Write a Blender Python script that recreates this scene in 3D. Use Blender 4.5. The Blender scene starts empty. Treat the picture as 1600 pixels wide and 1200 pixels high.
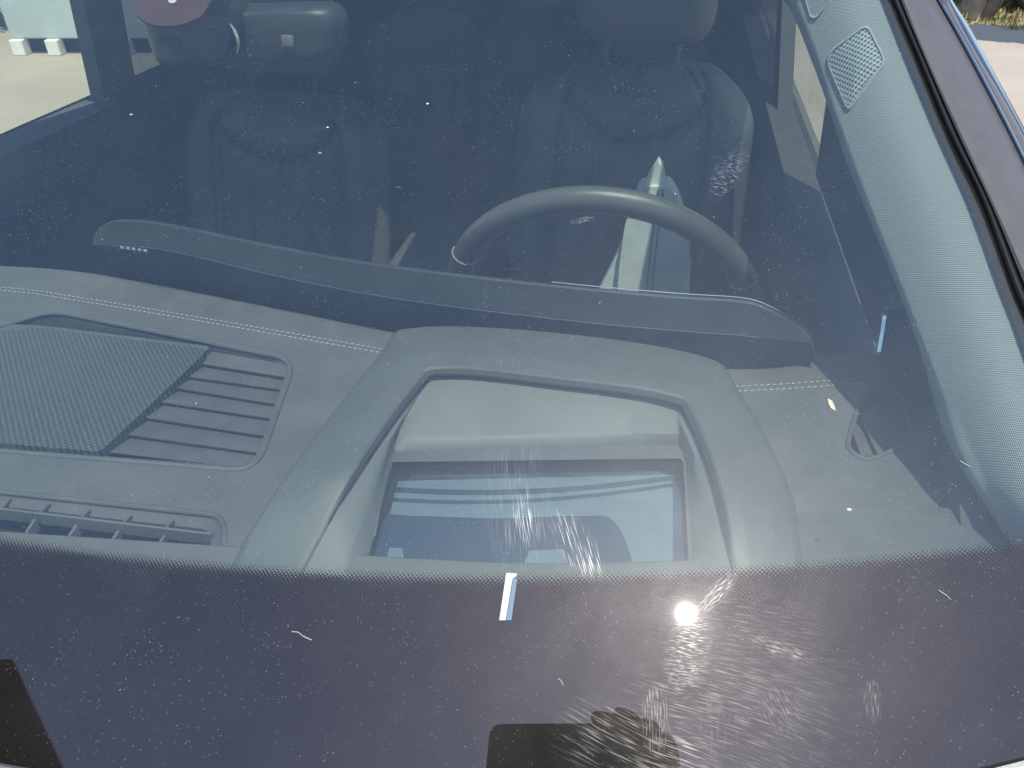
import bpy, bmesh, math, random
from mathutils import Vector, Matrix
random.seed(7)
S = bpy.context.scene
R = math.radians
# ---------------------------------------------------------------- camera
ZC = 1.60                      # lens height above the driveway
PITCH, YAW, F = R(36), R(11), 1186.0
cam = bpy.data.cameras.new('camera'); cam.sensor_width = 36; cam.lens = 36*F/1600
cam.clip_start = 0.004; cam.clip_end = 400
co = bpy.data.objects.new('camera', cam); S.collection.objects.link(co)
co.location = (0, 0, ZC); co.rotation_euler = (math.pi/2-PITCH, 0, YAW); S.camera = co
# ---------------------------------------------------------------- light
SUN = Vector((.125, -.343, .931)).normalized()
w = bpy.data.worlds.new('World'); S.world = w; w.use_nodes = True
wn = w.node_tree.nodes; bg = wn['Background']
sky = wn.new('ShaderNodeTexSky'); sky.sky_type = 'NISHITA'; sky.sun_disc = False
sky.sun_elevation = math.asin(SUN.z); sky.sun_rotation = math.atan2(SUN.x, SUN.y)
sky.air_density = 1.0; sky.dust_density = 0.6; sky.ozone_density = 1.6
w.node_tree.links.new(sky.outputs[0], bg.inputs[0]); bg.inputs[1].default_value = 0.15
sl = bpy.data.lights.new('sun', 'SUN'); sl.energy = 3.0; sl.angle = R(.53); sl.color = (1, .95, .87)
so = bpy.data.objects.new('sun', sl); S.collection.objects.link(so)
so.rotation_euler = SUN.to_track_quat('Z', 'Y').to_euler(); so.location = SUN*20
S.view_settings.view_transform = 'Standard'; S.view_settings.look = 'None'
S.view_settings.exposure = 0.85; S.view_settings.gamma = 1
S.cycles.transparent_max_bounces = 24
S.cycles.max_bounces = 10

# ---------------------------------------------------------------- measuring helpers
cy_, sy_, cp, sp = math.cos(YAW), math.sin(YAW), math.cos(PITCH), math.sin(PITCH)
GN = Vector((0, -.4909, .8712)).normalized(); GD = .50     # glass plane: normal, distance to the lens
XC = -.43                                                     # middle of the car
def ray(u, v):
    r = (u-800); up = (600-v)
    f = F*cp+up*sp; dz = -F*sp+up*cp
    return Vector((r*cy_-f*sy_, f*cy_+r*sy_, dz))
O = Vector((0, 0, ZC))
SLP, LIFT = .055, .024                                          # the dash top rises a little towards the glass
def DZ(u, v, drop):                                           # on the level (or the dash's own gentle slope)
    d = ray(u, v)
    if drop > 1: return O+d*(drop/-d.z)
    return O+d*((drop-LIFT-SLP*.66)/(-d.z-SLP*d.y))
def DY(u, v, y):     d = ray(u, v); return O+d*(y/d.y)              # on an upright cross plane
def DX(u, v, x):     d = ray(u, v); return O+d*(x/d.x)
def GP(u, v, k):     d = ray(u, v); return O+d*((GD+k)/-(d.dot(GN)))  # k metres behind the glass
def cr(pts, n=6, closed=False):
    """Catmull-Rom through key points"""
    out = []; m = len(pts)
    rng = range(m) if closed else range(m-1)
    for i in rng:
        p1, p2 = pts[i], pts[(i+1) % m]
        p0 = pts[i-1] if (closed or i > 0) else p1
        p3 = pts[(i+2) % m] if (closed or i+2 < m) else p2
        for k in range(n):
            t = k/n
            out.append(tuple(.5*((2*b)+(-a+c)*t+(2*a-5*b+4*c-d)*t*t+(-a+3*b-3*c+d)*t**3)
                             for a, b, c, d in zip(p0, p1, p2, p3)))
    if not closed: out.append(tuple(pts[-1]))
    return out
def rounded(pts, rad, n=5):
    """closed polygon with filleted corners (2-D)"""
    out = []; m = len(pts)
    for i in range(m):
        p = Vector(pts[i]); a = Vector(pts[i-1]); b = Vector(pts[(i+1) % m])
        r = rad[i] if isinstance(rad, (list, tuple)) else rad
        da = min(r, (a-p).length*.48); db = min(r, (b-p).length*.48)
        s = p+(a-p).normalized()*da; e = p+(b-p).normalized()*db
        for k in range(n+1):
            t = k/n; out.append(tuple(s*(1-t)**2+p*2*t*(1-t)+e*t*t))
    return out
def lerp_poly(pl, v):
    for (x0, y0), (x1, y1) in zip(pl, pl[1:]):
        if y0 <= v <= y1: return x0+(x1-x0)*(v-y0)/(y1-y0)
    (x0, y0), (x1, y1) = (pl[0], pl[1]) if v < pl[0][1] else (pl[-2], pl[-1])
    return x0+(x1-x0)*(v-y0)/(y1-y0)

# ---------------------------------------------------------------- object helpers
TUCK = [False]
def tuck(bm):
    """the dash and what is built into it dives under the foot of the glass"""
    for v in bm.verts:
        p = v.co; k0 = .005+.12*max(0, ZC-p.z-.33)
        if p.y > .75: continue
        clear = (glass_z(p.x, p.y)-p.z)*GN.z; w_ = .0045
        push = w_*math.log1p(math.exp(min(60, (k0-clear)/w_)))
        if push < 2e-5: continue
        d = (p-O).normalized()
        v.co = p+d*(push/-(d.dot(GN)))
def new(name, bm, mat, parent=None, smooth=True, angle=40):
    if TUCK[0]: tuck(bm)
    me = bpy.data.meshes.new(name); bm.normal_update(); bm.to_mesh(me); bm.free()
    o = bpy.data.objects.new(name, me); S.collection.objects.link(o)
    if mat: me.materials.append(mat)
    if smooth:
        for p in me.polygons: p.use_smooth = True
        try: me.set_sharp_from_angle(angle=R(angle))
        except Exception: pass
    if parent: o.parent = parent; o.matrix_parent_inverse = parent.matrix_world.inverted()
    return o
def empty(name, loc, label=None, cat=None, group=None):
    o = bpy.data.objects.new(name, None); S.collection.objects.link(o); o.location = loc
    o.empty_display_size = .1
    if label: o['label'] = label
    if cat: o['category'] = cat
    if group: o['group'] = group
    bpy.context.view_layer.update()
    return o
def tag(o, label=None, cat=None, group=None, kind=None):
    for k, v in (('label', label), ('category', cat), ('group', group), ('kind', kind)):
        if v: o[k] = v
    return o
def rows(bm, rr, closed=False, flip=False):
    vs = [[bm.verts.new(p) for p in r] for r in rr]
    n = len(rr[0])
    for a, b in zip(vs, vs[1:]):
        for i in range(n if closed else n-1):
            j = (i+1) % n
            f = (a[i], a[j], b[j], b[i])
            bm.faces.new(f[::-1] if flip else f)
    return vs
def loft(rr, closed=False, flip=False):
    bm = bmesh.new(); rows(bm, rr, closed, flip); return bm
def box(bm, c, s, rot=None, bev=0, seg=2):
    m = Matrix.Translation(c) @ (rot.to_4x4() if rot else Matrix.Identity(4)) @ Matrix.Diagonal((*s, 1))
    g = bmesh.ops.create_cube(bm, size=1, matrix=m)
    if bev:
        es = list({e for v in g['verts'] for e in v.link_edges})
        bmesh.ops.bevel(bm, geom=es, offset=bev, segments=seg, affect='EDGES', profile=.5)
def rbox(c, s, bev, seg=4, rot=None):
    bm = bmesh.new(); box(bm, c, s, rot, bev, seg); return bm
def prism(bm, top, depth, direction=Vector((0, 0, -1)), cap_bottom=True, cap_top=True, bev=0):
    a = [bm.verts.new(p) for p in top]; b = [bm.verts.new(Vector(p)+direction*depth) for p in top]
    n = len(a)
    for i in range(n):
        j = (i+1) % n; bm.faces.new((a[i], b[i], b[j], a[j]))
    if cap_top: bm.faces.new(a)
    if cap_bottom: bm.faces.new(b[::-1])
def tube(bm, pts, r, n=10, closed=False, caps=True):
    rr = []; m = len(pts); pts = [Vector(p) for p in pts]
    up = Vector((0, 0, 1)); prev = None
    for i, p in enumerate(pts):
        a = pts[(i-1) % m] if (closed or i) else p; b = pts[(i+1) % m] if (closed or i < m-1) else p
        t = (b-a).normalized()
        if prev is None:
            x = t.cross(up); x = x.normalized() if x.length > .01 else Vector((1, 0, 0))
        else: x = (prev-t*prev.dot(t)).normalized()
        prev = x; y = t.cross(x); rad = r[i] if isinstance(r, (list, tuple)) else r
        rr.append([p+(x*math.cos(k*2*math.pi/n)+y*math.sin(k*2*math.pi/n))*rad for k in range(n)])
    if closed: rr.append(rr[0])
    vs = rows(bm, rr, True)
    if caps and not closed:
        bm.faces.new(vs[0][::-1]); bm.faces.new(vs[-1])
def fillholes(outer, holes):
    """flat sheet with holes; loops are lists of 3-D points"""
    bm = bmesh.new(); es = []
    for lp in [outer]+holes:
        vs = [bm.verts.new(p) for p in lp]
        for i in range(len(vs)): es.append(bm.edges.new((vs[i], vs[(i+1) % len(vs)])))
    bmesh.ops.triangle_fill(bm, use_beauty=True, use_dissolve=False, edges=es, normal=(0, 0, 1))
    for f in bm.faces:
        f.normal_update()
        if f.normal.z < 0: f.normal_flip()
    return bm

# ---------------------------------------------------------------- materials
class NT:
    def __init__(s, name):
        s.m = bpy.data.materials.new(name); s.m.use_nodes = True; s.t = s.m.node_tree; s.n = s.t.nodes; s.n.clear()
        s.out = s.n.new('ShaderNodeOutputMaterial')
    def node(s, typ, **k):
        x = s.n.new(typ)
        for a, v in k.items(): setattr(x, a, v)
        return x
    def lk(s, a, b): s.t.links.new(a, b)
    def put(s, sock, v):
        if hasattr(v, 'links') or isinstance(v, bpy.types.NodeSocket): s.lk(v, sock)
        else: sock.default_value = v
    def math(s, op, a, b=None, c=None, clamp=False):
        x = s.node('ShaderNodeMath', operation=op, use_clamp=clamp)
        s.put(x.inputs[0], a)
        if b is not None: s.put(x.inputs[1], b)
        if c is not None: s.put(x.inputs[2], c)
        return x.outputs[0]
    def ramp(s, v, a, b, lo=0., hi=1., smooth=True):
        x = s.node('ShaderNodeMapRange', interpolation_type='SMOOTHSTEP' if smooth else 'LINEAR')
        s.put(x.inputs[0], v); x.inputs[1].default_value = a; x.inputs[2].default_value = b
        x.inputs[3].default_value = lo; x.inputs[4].default_value = hi
        return x.outputs[0]
    def noise(s, vec, scale, detail=3, rough=.5, dist=0):
        x = s.node('ShaderNodeTexNoise'); x.inputs['Scale'].default_value = scale
        x.inputs['Detail'].default_value = detail; x.inputs['Roughness'].default_value = rough
        x.inputs['Distortion'].default_value = dist
        if vec is not None: s.lk(vec, x.inputs['Vector'])
        return x.outputs['Fac']
    def mixc(s, f, a, b):
        x = s.node('ShaderNodeMix', data_type='RGBA'); s.put(x.inputs[0], f)
        s.put(x.inputs[6], a if not isinstance(a, tuple) else (*a, 1)[:4]); s.put(x.inputs[7], b if not isinstance(b, tuple) else (*b, 1)[:4])
        return x.outputs[2]
    def mixs(s, f, a, b):
        x = s.node('ShaderNodeMixShader'); s.put(x.inputs[0], f); s.lk(a, x.inputs[1]); s.lk(b, x.inputs[2]); return x.outputs[0]
    def xyz(s, x, y, z=0.):
        c = s.node('ShaderNodeCombineXYZ'); s.put(c.inputs[0], x); s.put(c.inputs[1], y); s.put(c.inputs[2], z); return c.outputs[0]

def mat(name, col, rough=.6, var=.15, scale=12, bump=.0, bscale=900, metal=0., spec=.5, coat=0., dust=0.):
    t = NT(name); g = t.node('ShaderNodeNewGeometry')
    p = t.node('ShaderNodeBsdfPrincipled')
    n = t.noise(g.outputs['Position'], scale, 4, .6)
    f = t.ramp(n, .3, .7, 0, 1)
    c = t.mixc(f, tuple(x*(1-var) for x in col), tuple(min(1, x*(1+var)) for x in col))
    if dust:
        d = t.math('GREATER_THAN', t.noise(g.outputs['Position'], 1400, 2), .73)
        c = t.mixc(t.math('MULTIPLY', d, dust), c, (.45, .42, .38))
    t.lk(c, p.inputs['Base Color'])
    p.inputs['Metallic'].default_value = metal
    t.lk(t.ramp(n, .3, .7, rough*.92, min(1, rough*1.08)), p.inputs['Roughness'])
    p.inputs['Specular IOR Level'].default_value = spec
    p.inputs['Coat Weight'].default_value = coat; p.inputs['Coat Roughness'].default_value = .04
    if bump:
        b = t.node('ShaderNodeBump'); b.inputs['Strength'].default_value = bump; b.inputs['Distance'].default_value = .0006
        t.lk(t.noise(g.outputs['Position'], bscale, 3, .6), b.inputs['Height']); t.lk(b.outputs[0], p.inputs['Normal'])
    t.lk(p.outputs[0], t.out.inputs[0]); return t.m

def mesh_mat(name, col, hole, pitch, radius, rough=.55):
    """perforated sheet: staggered dark holes, laid out on the part's own UV (metres)"""
    t = NT(name); uv = t.node('ShaderNodeUVMap').outputs[0]
    s = t.node('ShaderNodeSeparateXYZ'); t.lk(uv, s.inputs[0])
    k = 2*math.pi/pitch
    pr = t.math('MULTIPLY', t.math('COSINE', t.math('MULTIPLY', s.outputs[0], k)), t.math('COSINE', t.math('MULTIPLY', s.outputs[1], k)))
    h = t.ramp(pr, radius-.15, radius+.15, 0, 1)
    p = t.node('ShaderNodeBsdfPrincipled'); t.lk(t.mixc(h, col, hole), p.inputs['Base Color'])
    p.inputs['Roughness'].default_value = rough
    b = t.node('ShaderNodeBump'); b.inputs['Strength'].default_value = .4; b.inputs['Distance'].default_value = .0006; b.invert = True
    t.lk(pr, b.inputs['Height']); t.lk(b.outputs[0], p.inputs['Normal'])
    t.lk(p.outputs[0], t.out.inputs[0]); return t.m

def weave_mat():
    t = NT('pillar fabric'); uv = t.node('ShaderNodeUVMap').outputs[0]
    s = t.node('ShaderNodeSeparateXYZ'); t.lk(uv, s.inputs[0])
    x, y = s.outputs[0], s.outputs[1]
    k = 2*math.pi/.0029
    n = t.noise(uv, 260, 2)
    wob = t.math('MULTIPLY', n, .8)
    a = t.math('SINE', t.math('ADD', t.math('MULTIPLY', t.math('ADD', x, y), k), wob))
    b = t.math('SINE', t.math('ADD', t.math('MULTIPLY', t.math('SUBTRACT', x, t.math('MULTIPLY', y, .55)), k*1.15), wob))
    h = t.math('MULTIPLY', a, b)
    f = t.ramp(h, -.6, .6, 0, 1)
    big = t.noise(uv, 9, 3)
    c = t.mixc(f, (.11, .125, .13), (.33, .355, .36)); c = t.mixc(t.ramp(big, .3, .7, 0, .12), c, (.15, .16, .17))
    p = t.node('ShaderNodeBsdfPrincipled'); t.lk(c, p.inputs['Base Color']); p.inputs['Roughness'].default_value = .85
    p.inputs['Sheen Weight'].default_value = .2
    bp = t.node('ShaderNodeBump'); bp.inputs['Strength'].default_value = .7; bp.inputs['Distance'].default_value = .0006
    t.lk(h, bp.inputs['Height']); t.lk(bp.outputs[0], p.inputs['Normal'])
    t.lk(p.outputs[0], t.out.inputs[0]); return t.m

def glass_mat(name, tint, film=.0, refl=1.):
    t = NT(name); g = t.node('ShaderNodeNewGeometry')
    d = t.node('ShaderNodeVectorMath', operation='DOT_PRODUCT'); t.lk(g.outputs['Normal'], d.inputs[0]); t.lk(g.outputs['Incoming'], d.inputs[1])
    c = t.math('ABSOLUTE', d.outputs['Value'])
    s = t.math('POWER', t.math('SUBTRACT', 1, c, clamp=True), 5)
    f = t.math('MULTIPLY', t.math('ADD', t.math('MULTIPLY', s, .92), .08), refl, clamp=True)
    tr = t.node('ShaderNodeBsdfTransparent'); tr.inputs[0].default_value = (*tint, 1)
    gl = t.node('ShaderNodeBsdfGlossy'); gl.inputs['Roughness'].default_value = .02
    o = t.mixs(f, tr.outputs[0], gl.outputs[0])
    if film:
        df = t.node('ShaderNodeBsdfDiffuse'); df.inputs[0].default_value = (.6, .6, .58, 1)
        o = t.mixs(t.ramp(t.noise(g.outputs['Position'], 40, 4), .3, .8, film*.5, film), o, df.outputs[0])
    t.lk(o, t.out.inputs[0]); return t.m

def windshield_mat():
    t = NT('windshield glass'); uvn = t.node('ShaderNodeUVMap').outputs[0]
    s = t.node('ShaderNodeSeparateXYZ'); t.lk(uvn, s.inputs[0]); U, V = s.outputs[0], s.outputs[1]
    g = t.node('ShaderNodeNewGeometry')
    # --- ceramic band: halftone of black dots growing downwards, pin holes, then solid
    k = 2*math.pi/.0028
    h = t.math('MULTIPLY', t.math('COSINE', t.math('MULTIPLY', U, k)), t.math('COSINE', t.math('MULTIPLY', V, k)))
    th1 = t.ramp(V, -.0070, .0022, -.80, 1.06, smooth=False)
    th2 = t.ramp(V, -.042, -.0070, -.95, -.80, smooth=False)
    patch = t.ramp(t.noise(t.xyz(U, t.math('MULTIPLY', V, .3)), 15, 1), .40, .62, -.15, .09)
    lowzone = t.ramp(V, -.0070, -.0105, 0, 1)
    th = t.math('ADD', th1, t.math('ADD', th2, .80))
    th = t.math('ADD', th, t.math('MULTIPLY', lowzone, patch))
    frit = t.math('GREATER_THAN', h, th)
    solid = t.math('LESS_THAN', V, t.math('ADD', -.042, t.math('MULTIPLY', t.math('SUBTRACT', U, -.4), -.012)))
    frit = t.math('MAXIMUM', frit, solid)
    # window-like gap with a pale tick
    side = t.node('ShaderNodeAttribute'); side.attribute_name = 'side'
    frit = t.math('MAXIMUM', frit, t.math('GREATER_THAN', side.outputs['Fac'], .5))
    # --- optics
    d = t.node('ShaderNodeVectorMath', operation='DOT_PRODUCT'); t.lk(g.outputs['Normal'], d.inputs[0]); t.lk(g.outputs['Incoming'], d.inputs[1])
    c = t.math('ABSOLUTE', d.outputs['Value'])
    sch = t.math('POWER', t.math('SUBTRACT', 1, c, clamp=True), 5)
    fr2 = t.math('ADD', t.math('MULTIPLY', sch, .92), .115, clamp=True)
    fr1 = t.math('ADD', t.math('MULTIPLY', sch, .95), .085, clamp=True)
    fres = t.math('ADD', t.math('MULTIPLY', fr2, t.math('SUBTRACT', 1, frit)), t.math('MULTIPLY', fr1, frit))
    tr = t.node('ShaderNodeBsdfTransparent'); tr.inputs[0].default_value = (.84, .90, .83, 1)
    fb = t.node('ShaderNodeBsdfDiffuse'); fb.inputs[0].default_value = (.006, .005, .0045, 1)
    base = t.mixs(frit, tr.outputs[0], fb.outputs[0])
    gl = t.node('ShaderNodeBsdfGlossy'); gl.inputs['Roughness'].default_value = .013; t.lk(t.mixc(frit, (.82, .95, .95), (.97, .88, .89)), gl.inputs[0])
    x = t.mixs(fres, base, gl.outputs[0])
    # dull film that scatters the sun round its glint
    gr = t.node('ShaderNodeBsdfGlossy'); gr.inputs['Roughness'].default_value = .36
    film = t.ramp(t.noise(uvn, 22, 4, .6), .3, .75, .0016, .0046)
    x = t.mixs(film, x, gr.outputs[0])
    g3 = t.node('ShaderNodeBsdfGlossy'); g3.inputs['Roughness'].default_value = .17
    x = t.mixs(t.math('MULTIPLY', film, .12), x, g3.outputs[0])
    # --- wiped smears, each at its own place on the glass
    def ell(cu, cv, a, b, rot):
        ca, sa = math.cos(rot), math.sin(rot)
        du = t.math('SUBTRACT', U, cu); dv = t.math('SUBTRACT', V, cv)
        p = t.math('DIVIDE', t.math('ADD', t.math('MULTIPLY', du, ca), t.math('MULTIPLY', dv, sa)), a)
        q = t.math('DIVIDE', t.math('SUBTRACT', t.math('MULTIPLY', dv, ca), t.math('MULTIPLY', du, sa)), b)
        r = t.math('ADD', t.math('MULTIPLY', p, p), t.math('MULTIPLY', q, q))
        return t.ramp(r, 0, 1, 1, 0)
    def streak(ang, freq, stretch, dist, lo, hi):
        ca, sa = math.cos(ang), math.sin(ang)
        p = t.math('ADD', t.math('MULTIPLY', U, ca), t.math('MULTIPLY', V, sa))
        q = t.math('SUBTRACT', t.math('MULTIPLY', V, ca), t.math('MULTIPLY', U, sa))
        q = t.math('ADD', q, t.math('MULTIPLY', t.math('SINE', t.math('MULTIPLY', p, 42.)), dist))
        n = t.noise(t.xyz(t.math('MULTIPLY', p, freq/stretch), t.math('MULTIPLY', q, freq)), 1, 1.5, .5)
        return t.ramp(n, lo, hi, 0, 1)
    sm = None
    for (e, st, am) in SMEARS(ell, streak):
        m = t.math('MULTIPLY', t.math('MULTIPLY', e, st), am)
        sm = m if sm is None else t.math('MAXIMUM', sm, m)
    gs = t.node('ShaderNodeBsdfGlossy'); gs.inputs['Roughness'].default_value = .30; gs.inputs[0].default_value = (1, .99, .97, 1)
    x = t.mixs(t.math('MULTIPLY', sm, .07, clamp=True), x, gs.outputs[0])
    # --- dust film, specks, lint
    df = t.node('ShaderNodeBsdfDiffuse'); df.inputs[0].default_value = (.62, .60, .58, 1)
    dirt = t.ramp(t.noise(uvn, 7, 5, .65), .25, .8, .003, .014)
    x = t.mixs(dirt, x, df.outputs[0])
    def specks(scale, thr, keep, stretch=1., ang=0.):
        v = t.node('ShaderNodeTexVoronoi'); v.inputs['Scale'].default_value = scale
        ca, sa = math.cos(ang), math.sin(ang)
        p = t.math('ADD', t.math('MULTIPLY', U, ca), t.math('MULTIPLY', V, sa))
        q = t.math('MULTIPLY', t.math('SUBTRACT', t.math('MULTIPLY', V, ca), t.math('MULTIPLY', U, sa)), stretch)
        n = t.noise(uvn, scale*2.1, 2)
        t.lk(t.xyz(t.math('ADD', p, t.math('MULTIPLY', n, .35/scale)), q), v.inputs['Vector'])
        sc = t.node('ShaderNodeSeparateColor'); t.lk(v.outputs['Color'], sc.inputs[0])
        sz = t.math('MULTIPLY', t.math('POWER', sc.outputs[1], 2.5), thr)
        return t.math('MULTIPLY', t.math('LESS_THAN', v.outputs['Distance'], sz), t.math('LESS_THAN', sc.outputs[0], keep))
    den = t.ramp(t.noise(uvn, 16, 3), .35, .7, .25, 1)
    sp_ = t.math('MULTIPLY', specks(640, .30, .60), t.math('MULTIPLY', den, .13))
    sp_ = t.math('MAXIMUM', sp_, t.math('MULTIPLY', specks(230, .10, .26, 1.3, .6), t.math('MULTIPLY', den, .28)))
    sp_ = t.math('MAXIMUM', sp_, t.math('MULTIPLY', specks(70, .036, .14, 1.4, 2.), .7))
    sp_ = t.math('MAXIMUM', sp_, t.math('MULTIPLY', specks(95, .08, .07, 5, 1.0), .5))
    wd = t.node('ShaderNodeBsdfDiffuse'); wd.inputs[0].default_value = (.85, .83, .8, 1)
    x = t.mixs(sp_, x, wd.outputs[0])
    t.lk(x, t.out.inputs[0]); return t.m

# ---------------------------------------------------------------- windshield geometry
BOW = .03
def edge_y(x):  return .296+.192*(x-XC)**2          # where the black band ends
def base_y(x):  return .176+.205*(x-XC)**2          # lower edge of the glass
def glass_z(x, y):                                   # height of the glass
    s = x-XC
    return ZC-GD/GN.z + (-GN.y/GN.z)*(y-BOW*(s*s-.18))
def guv(u, v):                                       # pixel -> (U,V) on the glass
    p = GP(u, v, 0); return p.x, (p.y-edge_y(p.x))/GN.z
def SMEARS(ell, streak):
    c = lambda u, v: guv(u, v)
    L = []
    def add(u, v, a, b, rot, ang, freq, stretch, dist, lo, hi, am):
        U, V = c(u, v); L.append((ell(U, V, a, b, rot), streak(ang, freq, stretch, dist, lo, hi), am))
    add(805, 780, .060, .030, R(104), R(103), 1500, 40, .0004, .52, .74, .55)
    add(818, 812, .022, .008, R(112), R(106), 1600, 34, .0004, .50, .72, 2.0)
    add(900, 850, .034, .013, R(128), R(112), 1500, 30, .0004, .52, .74, 1.3)
    add(1075, 1015, .034, .016, R(85), R(-12), 1500, 9, .0005, .48, .72, .30)
    add(1120, 925, .020, .007, R(48), R(45), 1500, 9, .0005, .46, .70, .35)
    add(1190, 1010, .095, .040, R(-25), R(-14), 1300, 18, .0012, .50, .80, .10)
    add(1150, 1130, .085, .045, R(-12), R(160), 1300, 22, .0016, .48, .78, .20)
    add(1024, 1125, .026, .010, R(100), R(97), 1500, 14, .0005, .48, .70, .30)
    add(1120, 1160, .045, .018, R(95), R(92), 500, 8, .0006, .5, .74, .06)
    add(1060, 1190, .030, .020, R(0), R(-22), 1000, 16, .0008, .50, .72, .55)
    add(960, 1175, .050, .030, R(-30), R(-28), 1100, 20, .0008, .52, .76, .45)
    add(1222, 1108, .014, .018, R(30), R(-55), 1500, 10, .0005, .48, .76, .26)
    add(1366, 1090, .006, .016, R(5), R(85), 1500, 10, .0005, .46, .74, .45)
    add(1225, 1012, .026, .006, R(-24), R(-24), 1500, 10, .0005, .46, .70, .25)
    add(1137, 268, .014, .034, R(-22), R(-28), 1600, 8, .0005, .52, .74, 6.)
    add(910, 345, .012, .004, R(10), R(15), 1500, 8, .0005, .5, .68, 5.)
    return L

M = {}
M['dash'] = mat('soft dash skin', (.096, .097, .097), .62, .10, 20, .35, 1600)
M['dash2'] = mat('grained plastic', (.088, .090, .090), .58, .10, 30, .45, 1100)
M['hood'] = mat('smooth satin plastic', (.098, .103, .100), .55, .06, 14, .15, 2200)
M['tray'] = mat('satin tray plastic', (.145, .152, .145), .58, .06, 14, .12, 2000, spec=.3)
M['black'] = mat('black plastic', (.016, .016, .017), .45, .1, 30, .2, 1500)
M['panel'] = mat('display shell plastic', (.030, .034, .038), .42, .08, 20, .2, 1800)
M['gloss'] = mat('gloss black', (.008, .008, .010), .08, .0, 20)
M['thread'] = mat('pale thread', (.30, .31, .29), .8, .2, 300)
M['leather'] = mat('seat leather', (.055, .058, .052), .6, .12, 10, .4, 700)
M['seatmid'] = mat('seat insert leather', (.068, .072, .064), .6, .12, 10, .5, 600)
M['rim'] = mat('wheel leather', (.075, .077, .073), .36, .08, 16, .25, 1800)
M['chrome'] = mat('satin metal', (.55, .60, .62), .22, .05, 10, metal=1.)
M['rubber'] = mat('rubber seal', (.010, .010, .010), .5, .1, 40)
M['paint'] = mat('dark metallic paint', (.085, .079, .078), .5, .05, 60, metal=.0, spec=.35, coat=.10, dust=.25)
M['trimline'] = mat('window trim', (.16, .19, .26), .20, .1, 20, metal=.9)
M['liner'] = mat('cabin lining', (.06, .065, .07), .9, .1, 30)
M['lightliner'] = mat('headliner', (.13, .13, .125), .95, .1, 30)
M['carpet'] = mat('carpet', (.02, .02, .022), .95, .2, 60)
M['tick'] = mat('pale strip', (.44, .46, .39), .7, .15, 900)
M['bluetick'] = mat('blue strip', (.10, .16, .22), .6, .1, 300)
M['maroon'] = mat('maroon reflection tint', (.055, .020, .024), .7, .1, 40)  # maroon puts a reddish reflection into the patch colour
M['phone'] = mat('phone shell', (.045, .038, .032), .4, .1, 60)
M['skin'] = mat('skin', (.36, .20, .14), .55, .1, 60, .3, 900)
M['stand_in'] = mat('dark sleeve', (.02, .018, .016), .9, .1, 60)
M['cab0'] = mat('white grit', (.8, .78, .74), .8, .1, 900); M['splash'] = mat('dried splash', (.40, .36, .24), .6, .3, 900)
M['fabric'] = weave_mat()
M['mesh'] = mesh_mat('speaker mesh', (.080, .084, .082), (.020, .022, .023), .0060, .25)
M['tweeter'] = mesh_mat('tweeter mesh', (.30, .33, .34), (.05, .06, .065), .0052, .15)
M['side_glass'] = glass_mat('side window glass', (.95, .96, .82), .03)
M['rear_glass'] = glass_mat('dark tinted glass', (.16, .18, .18), .02)
M['cover'] = glass_mat('projector cover glass', (.80, .86, .90), .02, 3.2)
M['shield'] = windshield_mat()

# ================================================================ SETTING
def sheet(name, poly, z, m, kind='structure', sub=0):
    bm = bmesh.new(); bm.faces.new([bm.verts.new((x, y, z)) for x, y in poly])
    o = new(name, bm, m, smooth=False); tag(o, kind=kind); return o
def ground_mat(name, c1, c2, s1, s2, cracks=False):
    t = NT(name); g = t.node('ShaderNodeNewGeometry').outputs['Position']
    a = t.noise(g, s1, 5, .6); b = t.noise(g, s2, 3, .7)
    c = t.mixc(t.ramp(a, .3, .7), c1, c2); c = t.mixc(t.ramp(b, .35, .75, 0, .35), c, tuple(x*.7 for x in c1))
    p = t.node('ShaderNodeBsdfPrincipled'); t.lk(c, p.inputs['Base Color']); p.inputs['Roughness'].default_value = .9
    bp = t.node('ShaderNodeBump'); bp.inputs['Strength'].default_value = .4; bp.inputs['Distance'].default_value = .01
    t.lk(b, bp.inputs['Height']); t.lk(bp.outputs[0], p.inputs['Normal']); t.lk(p.outputs[0], t.out.inputs[0]); return t.m
M['conc'] = ground_mat('pale concrete', (.33, .285, .225), (.41, .355, .285), .8, 60)
M['lawn'] = ground_mat('dry lawn soil', (.16, .15, .06), (.30, .24, .13), 1.5, 30)
M['walk'] = ground_mat('pavement', (.50, .47, .42), (.56, .53, .48), 1, 50)
sheet('ground', [(-150, -150), (150, -150), (150, 200), (-150, 200)], -.008, M['lawn'])
sheet('driveway', [(-9, -14), (12, -14), (12, 6.2), (4.6, 8.6), (2.2, 9.7), (-9, 9.4)], 0, M['conc'])
sheet('sidewalk', [(-40, 12.6), (40, 12.6), (40, 14.2), (-40, 14.2)], 0, M['walk'])

# ================================================================ CAR
car = empty('car', (XC, .9, 0), 'dark grey metallic car seen from just ahead of its windshield, looking in over the dashboard', 'car')

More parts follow.
